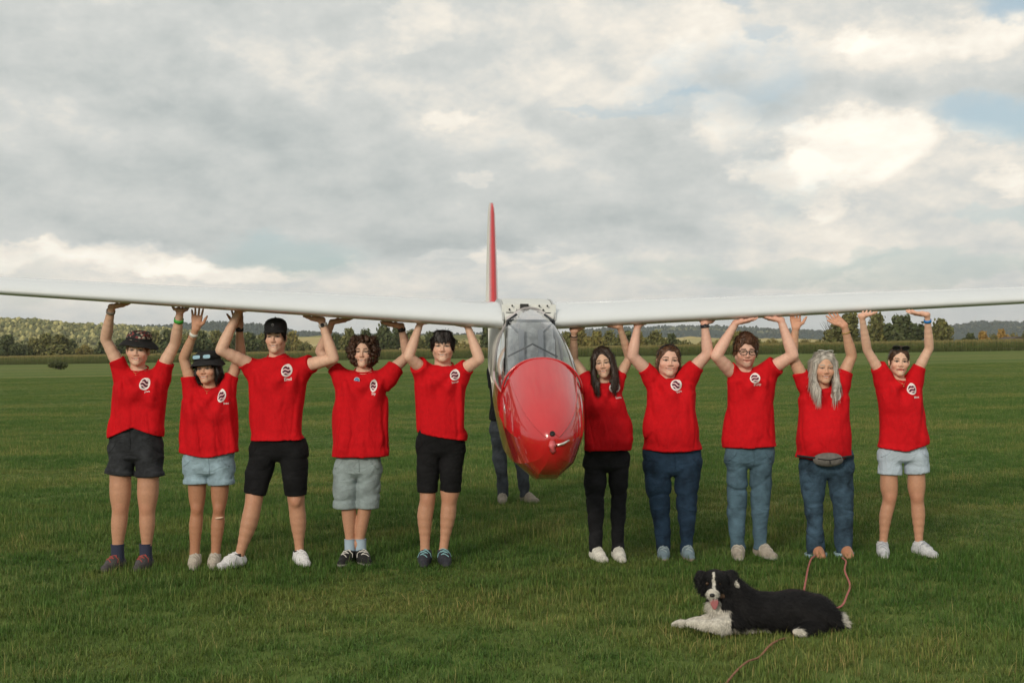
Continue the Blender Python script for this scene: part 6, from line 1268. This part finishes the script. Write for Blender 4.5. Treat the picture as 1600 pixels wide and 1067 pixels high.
tb((-0.19, -0.12, -0.40), (-0.17, -0.10, 0.0), (-0.10, -0.08, 0.045)); tb((0.19, -0.12, -0.40), (0.17, -0.10, 0.0), (0.10, -0.08, 0.045)); tb((-0.17, -0.10, 0.0), (0.17, -0.10, 0.0)); tb((-0.19, -0.13, -0.36), (0.17, -0.09, -0.01), r=0.008); tb((0.19, -0.13, -0.36), (-0.17, -0.09, -0.01), r=0.008)
tb((-0.18, -0.30, -0.24), (0.0, -0.28, -0.15), (0.18, -0.30, -0.24), r=0.007); tb((-0.24, -0.95, -0.42), (-0.22, -0.5, -0.40), (-0.2, -0.1, -0.38)); tb((0.24, -0.95, -0.42), (0.22, -0.5, -0.40), (0.2, -0.1, -0.38)); tb((0.0, -0.62, -0.68), (0.0, -0.60, -0.36), r=0.011)
gpart('head_rest', *box((0, -0.075, -0.045), (0.15, 0.05, 0.09)), CABIN, smooth=False)
gpart('rear_bulkhead', [(-0.20, -0.015, -0.40), (0.20, -0.015, -0.40), (0.17, -0.015, 0.02), (0.08, -0.015, 0.07), (-0.08, -0.015, 0.07), (-0.17, -0.015, 0.02)], [(0, 1, 2, 3, 4, 5)], mat('bulkhead_pale', (0.68, 0.64, 0.65), rough=0.7), smooth=False)
# aft fuselage
AFT = [(0.0, 0.085, 0.262, -0.480, 0.212, -0.820, 0.09, -0.92), (0.6, 0.075, 0.255, -0.42, 0.200, -0.765, 0.075, -0.875), (1.4, 0.045, 0.205, -0.345, 0.155, -0.625, 0.06, -0.735), (2.6, -0.10, 0.135, -0.31, 0.10, -0.49, 0.04, -0.57), (4.1, -0.22, 0.062, -0.32, 0.048, -0.41, 0.02, -0.46), (4.95, -0.25, 0.022, -0.32, 0.018, -0.38, 0.008, -0.41)]
V, F = rings_mesh([full_ring(*r) for r in interp_rows(AFT, 4)], True, True, True); fus = gpart('fuselage_fabric', V, F, FABRIC, sharp=18)
for s in (-1, 1):
    pts = [(s * (np.interp(y, [0, .6, 1.4, 2.6, 4.1], [.262, .255, .205, .135, .062]) + 0.003), y, np.interp(y, [0, .6, 1.4, 2.6, 4.1], [-.48, -.42, -.345, -.31, -.32])) for y in np.linspace(0.05, 4.1, 18)]
    gpart('stringer', *tube(pts, 0.006, 6), FABRIC, fus)
# wings
def section(c, t, inc=math.radians(1.6), n=22, m=0.028, p=0.4):
    xs = (1 - np.cos(np.linspace(0, math.pi, n))) / 2
    yt = 5 * t * (0.2969 * np.sqrt(xs) - 0.1260 * xs - 0.3516 * xs**2 + 0.2843 * xs**3 - 0.1036 * xs**4); yc = np.where(xs < p, m / p**2 * (2 * p * xs - xs**2), m / (1 - p)**2 * (1 - 2 * p + 2 * p * xs - xs**2))
    up = list(zip(xs, yc + yt))[::-1]; lo = list(zip(xs, yc - yt))[1:]; P = np.array(up + lo) * c
    ca, sa = math.cos(inc), math.sin(inc); return np.stack([P[:, 0] * ca + P[:, 1] * sa, -P[:, 0] * sa + P[:, 1] * ca], 1)
WING_SPAN, DIH = 7.5, math.tan(math.radians(3.18))
def wing_sec(d, grow=0.0):
    f = (d - 0.19) / (WING_SPAN - 0.19); c = 1.26 + (0.55 - 1.26) * f + grow; t = 0.148 + (0.112 - 0.148) * f
    return section(c, t), (d - 0.19) * DIH - 0.022
for s in (-1, 1):
    Rg = []
    for d in (0.19, 0.6, 1.2, 2.0, 3.0, 4.0, 5.0, 6.2, 7.2, 7.42, 7.5):
        P, z = wing_sec(d); k = 1.0 if d < 7.3 else (0.75 if d < 7.45 else 0.3); Rg.append([(s * d, y * (1 if d < 7.3 else k) + (0 if d < 7.3 else (1 - k) * 0.25), zz * k + z) for y, zz in P])
    V, F = rings_mesh(Rg, True, True, True); wing = gpart('wing', V, F if s > 0 else [f[::-1] for f in F], WHITE, sharp=50)
    for d0, d1 in ((4.2, 7.2),):       # aileron at the trailing edge
        A = []
        for d in (d0, d1):
            P, z = wing_sec(d); c = P[:, 0].max(); zt = P[np.argmax(P[:, 0])][1] + z
            A.append([(s * d, c * 0.80, zt + 0.030), (s * d, c + 0.004, zt + 0.003), (s * d, c * 0.80, zt - 0.006)])
        V, F = rings_mesh(A, True, True, True); gpart('aileron', V, F, WHITE, wing, smooth=False)
    # airbrake seam lying along the upper surface and the root rib cover
    pts = []
    for d in np.linspace(0.3, 6.0, 12):
        P, z = wing_sec(d); i = int(np.argmin(np.abs(P[:22, 0] - 0.26 * P[:, 0].max()))); pts.append((s * d, P[i][0], P[i][1] + z - 0.001))
    gpart('spar_cover_strip', *tube(pts, 0.0055, 6), WHITE, wing)
    P, z = wing_sec(0.19, 0.004); rib = [[(s * (0.186 + a), y, zz * 1.03) for y, zz in P] for a in (0.0, 0.012)]; V, F = rings_mesh(rib, True, True, True); gpart('root_rib', V, F, mat('rib_grey', (0.42, 0.43, 0.43), rough=0.5), wing, smooth=False)
# centre cover between the wings with its fittings
Rg = [[(x, y + 0.012, zz * k + 0.004) for y, zz in section(1.22, 0.148)] for x, k in ((-0.182, 1.0), (-0.15, 1.05), (0, 1.06), (0.15, 1.05), (0.182, 1.0))]
V, F = rings_mesh(Rg, True, True, True); cc = gpart('centre_cover', V, F, mat('cover_offwhite', (0.62, 0.63, 0.60), rough=0.5, var=0.05, vscale=15), sharp=40)
gpart('fitting_plate', *box((0.0, 0.05, 0.055), (0.40, 0.012, 0.105), _rot(-0.35, 0, 0)), MATS['cover_offwhite'], cc, smooth=False)
gpart('camera_hole', *box((-0.035, 0.040, 0.082), (0.062, 0.025, 0.055), _rot(-0.35, 0, 0)), mat('hole_black', (0.006, 0.006, 0.006), rough=0.6), cc, smooth=False)
gpart('hole_ring', *ring(np.array((-0.033, 0.026, 0.078)), (0, 1, 0.3), 0.008, 0.006, 0.005, 16), mat('hole_metal', (0.16, 0.16, 0.16), rough=0.4, metal=0.6), cc)
for x, z in ((-0.145, 0.070), (0.105, 0.068), (-0.125, 0.098), (0.075, 0.098), (0.135, 0.098)): gpart('bolt', *ring(np.array((x, 0.036, z)), (0, 1, 0.3), 0.0, 0.014, 0.006, 10), MATS['hole_black'], cc)
for a, b in (((-0.17, 0.033, 0.048), (-0.10, 0.033, 0.048)), ((-0.095, 0.035, 0.03), (-0.09, 0.035, 0.075)), ((0.06, 0.033, 0.048), (0.16, 0.033, 0.048))): gpart('panel_joint', *tube([a, b], 0.003, 5), STEEL, cc)
# tail
def fin_sec(z, y0, c, t, f0=0.0, f1=1.0):
    xs = np.linspace(f0, f1, 9); h = 5 * t * (0.2969 * np.sqrt(xs) - 0.1260 * xs - 0.3516 * xs**2 + 0.2843 * xs**3 - 0.1030 * xs**4) * c
    return [(a, y0 + x * c, z) for x, a in zip(xs, h)] + [(-a, y0 + x * c, z) for x, a in list(zip(xs, h))[::-1][(1 if f1 == 1.0 else 0):(-1 if f0 == 0 else None)]]
FS = [(-0.30, 3.90, 1.14), (-0.16, 3.95, 1.10), (0.15, 4.08, 0.98), (0.5, 4.24, 0.82), (0.74, 4.36, 0.66), (0.80, 4.43, 0.52), (0.845, 4.52, 0.34)]
for nm, f0, f1, m_ in (('fin_leading_edge', 0.0, 0.10, RED), ('fin', 0.10, 0.52, FABRIC), ('rudder', 0.53, 1.0, FABRIC)):
    V, F = rings_mesh([fin_sec(z, y, c * 1.1, 0.098, f0, f1) for z, y, c in FS], True, True, True); gpart(nm, V, F, m_, sharp=40)
for s in (-1, 1):
    V, F = rings_mesh([[(s * x, y0 + a * c, -0.265 + b * c) for b, a, _ in fin_sec(0, 0, 1, 0.09)] for x, y0, c in ((0.03, 3.70, 0.72), (0.8, 3.78, 0.60), (1.35, 3.88, 0.46), (1.45, 3.96, 0.30))], True, True, True); gpart('tailplane', V, F, FABRIC, sharp=40)
# nose details
gpart('tow_hook_hole', *ring(np.array((0.0, -1.655, -0.560)), (0, 1, -0.6), 0.0, 0.02, 0.016, 16), MATS['hole_black'], nose)
gpart('nose_scoop', *tube([(0.0, -1.655, -0.606), (0.0, -1.672, -0.632), (0.002, -1.672, -0.660), (0.003, -1.662, -0.682)], [0.018, 0.024, 0.019, 0.005], 12), mat('scoop_pink', (0.62, 0.11, 0.12), rough=0.35), nose)
gpart('pitot_strip', *tube([(0.030, -1.672, -0.628), (0.07, -1.655, -0.620), (0.108, -1.625, -0.605)], [0.0075, 0.008, 0.006], 8), mat('bare_metal', (0.72, 0.70, 0.66), rough=0.3, metal=0.7), nose)
gpart('side_vent', *ring(np.array((-0.250, -1.16, -0.47)), (1, 0.30, -0.35), 0.014, 0.012, 0.010, 16), MATS['bare_metal'], nose)
V, F = box((0, -0.30, -0.958), (0.06, 0.95, 0.03)); gpart('skid', V, F, mat('skid_wood', (0.16, 0.10, 0.06), rough=0.7), smooth=False)
wh = gpart('wheel', *tube([(-0.06, 0.42, -0.93), (-0.045, 0.42, -0.93), (0.045, 0.42, -0.93), (0.06, 0.42, -0.93)], [0.13, 0.17, 0.17, 0.13], 24), mat('tyre_rubber', (0.02, 0.02, 0.02), rough=0.9))
gpart('rim', *tube([(-0.062, 0.42, -0.93), (0.062, 0.42, -0.93)], 0.075, 16), MATS['bare_metal'], wh)

# ================================================================== DOG AND LEAD
def dog():
    Y = 7.45; root = empty('dog', (W(1190, 985, Y)[0], Y, 0)); tag(root, 'black and white sheepdog lying in the grass with its tongue out', 'dog')
    p = lambda x, y, dy=0.0: W(x, y, Y + dy)
    F = Field()
    F.chain([p(1160, 952), p(1200, 957), p(1240, 955, 0.01), p(1272, 956, 0.02)], [0.108, 0.104, 0.112, 0.105], 0.05)
    F.ell(p(1278, 962, -0.04), (0.125, 0.085, 0.088), 0.05, _rot(0, 0.25, 0)); F.ell(p(1298, 968, 0.02), (0.075, 0.07, 0.055), 0.04)
    F.chain([p(1270, 978, -0.10), p(1250, 985, -0.15), p(1243, 986, -0.17)], [0.045, 0.028, 0.024], 0.02)
    F.ell(p(1160, 958, -0.05), (0.085, 0.085, 0.10), 0.05)
    F.chain([p(1158, 938, 0.0), p(1140, 924, -0.03), p(1124, 912, -0.05)], [0.090, 0.082, 0.070], 0.04)
    F.ell(p(1130, 955, -0.09), (0.070, 0.060, 0.080), 0.04); F.ell(p(1117, 945, -0.07), (0.050, 0.045, 0.060), 0.03)
    # head turned to the viewer
    F.ell(p(1118, 908, -0.09), (0.069, 0.072, 0.062), 0.02); F.ell(p(1116, 902, -0.115), (0.050, 0.045, 0.042), 0.03)
    F.chain([p(1115, 919, -0.13), p(1113.5, 925, -0.185), p(1113, 928, -0.205)], [0.043, 0.031, 0.027], 0.02)
    F.chain([p(1117, 931, -0.12), p(1116.5, 937, -0.165)], [0.030, 0.021], 0.015)
    for sx in (-1, 1): F.ell(p(1115.5 + sx * 14, 921, -0.105), (0.034, 0.035, 0.036), 0.02)
    for sx in (-1, 1): F.ell(p(1115 + sx * 9.6, 911.5, -0.160), (0.011, 0.012, 0.010), 0.006, None, 's')
    # folded ears
    F.chain([p(1104, 900, -0.07), p(1094, 897, -0.075), p(1087, 904, -0.10)], [0.024, 0.019, 0.007], 0.015); F.chain([p(1096, 899, -0.08), p(1092, 912, -0.10), p(1093, 921, -0.10)], [0.018, 0.016, 0.008], 0.015)
    F.chain([p(1131, 899, -0.07), p(1143, 896, -0.07), p(1152, 904, -0.09)], [0.024, 0.020, 0.007], 0.015); F.chain([p(1141, 898, -0.075), p(1148, 910, -0.10), p(1147, 920, -0.10)], [0.019, 0.017, 0.008], 0.015)
    # front legs stretched out to the left
    F.chain([p(1146, 970, -0.13), p(1122, 976, -0.16), p(1100, 975, -0.15), p(1086, 973, -0.14)], [0.046, 0.036, 0.026, 0.022], 0.025); F.ell(p(1080, 973, -0.14), (0.032, 0.022, 0.018), 0.012)
    F.chain([p(1128, 962, -0.05), p(1104, 968, -0.05), p(1078, 971, -0.06)], [0.040, 0.028, 0.021], 0.02); F.ell(p(1064, 972, -0.06), (0.040, 0.023, 0.018), 0.012)
    for q in range(3): F.cone(p(1056, 972, -0.075 + q * 0.015), p(1051, 974, -0.078 + q * 0.017), 0.011, 0.008, 0.006)
    F.chain([p(1300, 966, 0.05), p(1311, 967, 0.03), p(1318, 974, 0.0)], [0.045, 0.036, 0.018], 0.02)
    wv = Waves(31, 12, 40, 110, (1, 1, 1)); F.dispf = lambda P: wv(P) * 0.0014
    V, Q = F.mesh(0.0062); V[:, 2] = np.maximum(V[:, 2], 0.006)
    # photo-plane position of each vertex decides the coat pattern
    def proj(V):
        d = V - np.array((0, 0, CAM_H)); Fv, Rv, Uv = (np.array(v) for v in (_F, _R, _U)); z = d @ Fv; return 800 + FPX * (d @ Rv) / z, H0 / 2 - FPX * (d @ Uv) / z
    def coat(V):
        x, y = proj(V); yy = V[:, 1] - Y; C = np.tile(np.array((0.0085, 0.0080, 0.0085)), (len(V), 1)); wh = np.array((0.52, 0.49, 0.43)); n = Waves(7, 10, 50, 140)(V)
        def put(m, c=wh): C[m] = c
        put((np.abs(x - 1115 - (y - 900) * 0.02) < 1.6 + 0.5 * n + np.clip((y - 905) * 0.07, 0, 1.5)) & (y > 893) & (y < 926) & (yy < -0.1))
        put((((x - 1113) / 10.5) ** 2 + ((y - 928) / 9.0) ** 2 < 1 + 0.12 * n) & (yy < -0.135))
        put((x < 1141 + 2 * n) & (y > 938 + 1.5 * n) & (x > 1096) & ~((x > 1126) & (y < 953)) & (yy < 0.02))
        put((y > 962) & (x < 1137 + 1.5 * n)); put((y > 981.5 + n) & (x > 1137) & (x < 1200)); put((np.hypot((x - 1247) / 9, (y - 986) / 5) < 1)); put((x > 1314 + n) & (y < 976)); put((np.hypot((x - 1150) / 2.2, (y - 912) / 5.0) < 1))
        put((np.hypot((x - 1128) / 4.5, (y - 930) / 3.0) < 1) & (yy < -0.06), np.array((0.18, 0.11, 0.07)))
        return C
    body = part('body', V, Q, mat('dog_coat', None, rough=0.6, spec=0.15, attr=True, var=0.2, vscale=60), root, cols=coat(V))
    # fur: short hairs laid along the coat
    r = np.random.default_rng(5); tri = V[Q[:, :3]]; nr = np.cross(tri[:, 1] - tri[:, 0], tri[:, 2] - tri[:, 0]); nr /= np.maximum(np.linalg.norm(nr, axis=1)[:, None], 1e-9)
    N = 34000; fi = r.integers(0, len(Q), N); cen = V[Q[fi]].mean(1) + r.normal(0, 0.002, (N, 3)); nn = nr[fi]; x, y = proj(cen)
    flow = np.stack([np.where(x > 1145, 0.9, 0.25 * np.sign(x - 1116)), np.zeros(N), np.where(x > 1145, -0.45, -0.8)], 1); legs = (y > 960) & (x < 1125); face = (x < 1140) & (y < 935) & (cen[:, 1] < Y - 0.08)
    ln = np.where(face, 0.010, np.where(legs, 0.008, 0.020)) * r.uniform(0.6, 1.4, N); ln = np.where((x > 1145) & (y > 968), ln * 1.5, ln); ln = np.where((x < 1104) & (y < 925) | (x > 1140) & (x < 1156) & (y < 925), 0.020, ln)
    d = nn * 0.55 + flow * 0.8 + r.normal(0, 0.22, (N, 3)); d /= np.linalg.norm(d, axis=1)[:, None]; sd = np.cross(d, nn + 1e-3); sd /= np.maximum(np.linalg.norm(sd, axis=1)[:, None], 1e-6); wd = r.uniform(0.0009, 0.0017, N)[:, None]
    tip = cen + d * ln[:, None]; tip[:, 2] -= ln * 0.2; tip[:, 2] = np.maximum(tip[:, 2], 0.004); FV = np.stack([cen - sd * wd - nn * 0.002, cen + sd * wd - nn * 0.002, tip], 1).reshape(-1, 3); k = np.arange(N) * 3
    fc = coat(cen) * r.uniform(0.7, 1.5, (N, 1)); fur = part('fur', FV, np.stack([k, k + 1, k + 2], 1), MATS['dog_coat'], root, cols=np.repeat(fc, 3, 0), smooth=False); fur['kind'] = 'stuff'
    blk = mat('dog_nose_black', (0.010, 0.010, 0.010), rough=0.3)
    E = Field(); E.ell(p(1113, 929.5, -0.225), (0.0165, 0.012, 0.0125), 0.005); part('nose', *E.mesh(0.004), blk, root)
    for sx in (-1, 1):
        E = Field(); E.ell(p(1115 + sx * 9.6, 911.5, -0.146), (0.011, 0.010, 0.010), 0.003); part('eye', *E.mesh(0.004), mat('dog_eye', (0.05, 0.025, 0.012), rough=0.1), root)
    T = Field(); T.chain([p(1115.5, 935, -0.165), p(1116, 941, -0.195), p(1116.5, 948, -0.185)], [0.018, 0.021, 0.014], 0.01); T.cutf = lambda X, Y_, Z: np.abs(Y_ - (Y - 0.185) + 0 * X + 0.25 * (Z - p(1116, 940)[2])) - 0.011
    part('tongue', *T.mesh(0.0045), mat('tongue_pink', (0.46, 0.16, 0.17), rough=0.35), root)
dog()
def lead():
    m = mat('lead_coral', (0.42, 0.13, 0.105), rough=0.8, var=0.2, vscale=60)
    def path(pts):
        out = []
        for x, y, Yd, z in pts:
            q = W(x, y, Yd); out.append((q[0], Yd, q[2] if z is None else z))
        return interp_rows(out, 6)
    def flat(P, w=0.014):
        V, F = tube(P, w, 8, caps=False); return V, F
    a = path([(1276, 876, 9.80, 0.05), (1268, 880, 9.65, 0.05), (1263, 889, 9.35, 0.035), (1260, 903, 8.85, 0.055), (1256, 920, 8.3, 0.045), (1262, 935, 8.0, 0.05)])
    o = mesh_obj('dog_lead', *flat(a, 0.0065), m); tag(o, 'coral dog lead running from the bare feet down behind the dog', 'dog lead', 'coral dog leads in the grass')
    b = path([(1316, 878, 9.80, 0.03), (1322, 884, 9.5, 0.05), (1320, 898, 9.05, 0.06), (1328, 913, 8.6, 0.045), (1323, 928, 8.2, 0.05), (1316, 942, 7.9, 0.05), (1302, 951, 7.7, 0.07), (1292, 956, 7.6, 0.10)])
    o = mesh_obj('dog_lead', *flat(b, 0.0065), m); tag(o, 'coral dog lead curving round behind the tail of the dog', 'dog lead', 'coral dog leads in the grass')
    c = path([(1232, 999, ground_Y(1232, 999), 0.012), (1218, 1008, ground_Y(1218, 1008), 0.030), (1203, 1020, ground_Y(1203, 1020), 0.040), (1186, 1033, ground_Y(1186, 1033), 0.022), (1168, 1046, ground_Y(1168, 1046), 0.040), (1150, 1060, ground_Y(1150, 1060), 0.034), (1128, 1082, ground_Y(1128, 1082), 0.02)])
    o = mesh_obj('dog_lead', *flat(c, 0.0055), mat('lead_faded', (0.24, 0.11, 0.06), rough=0.9, var=0.3, vscale=60)); tag(o, 'thin brown cord lying in the grass in front of the dog', 'cord')
    o.name = 'cord'
lead()

# ================================================================== AIR
def haze():
    V, F = box((0, 3300, 110), (22000, 12600, 224))
    m = bpy.data.materials.new('haze_air'); m.use_nodes = True; t = m.node_tree; t.nodes.clear(); q = NT(t)
    v = q.n('ShaderNodeVolumePrincipled'); v.inputs['Color'].default_value = (0.93, 0.96, 1.0, 1); v.inputs['Density'].default_value = 0.000062; v.inputs['Anisotropy'].default_value = 0.2
    o = q.n('ShaderNodeOutputMaterial'); q.l.new(v.outputs[0], o.inputs['Volume'])
    tag(mesh_obj('haze', V, F, m, smooth=False), 'thin pale haze over the far hills', 'haze', kind='stuff')
haze()
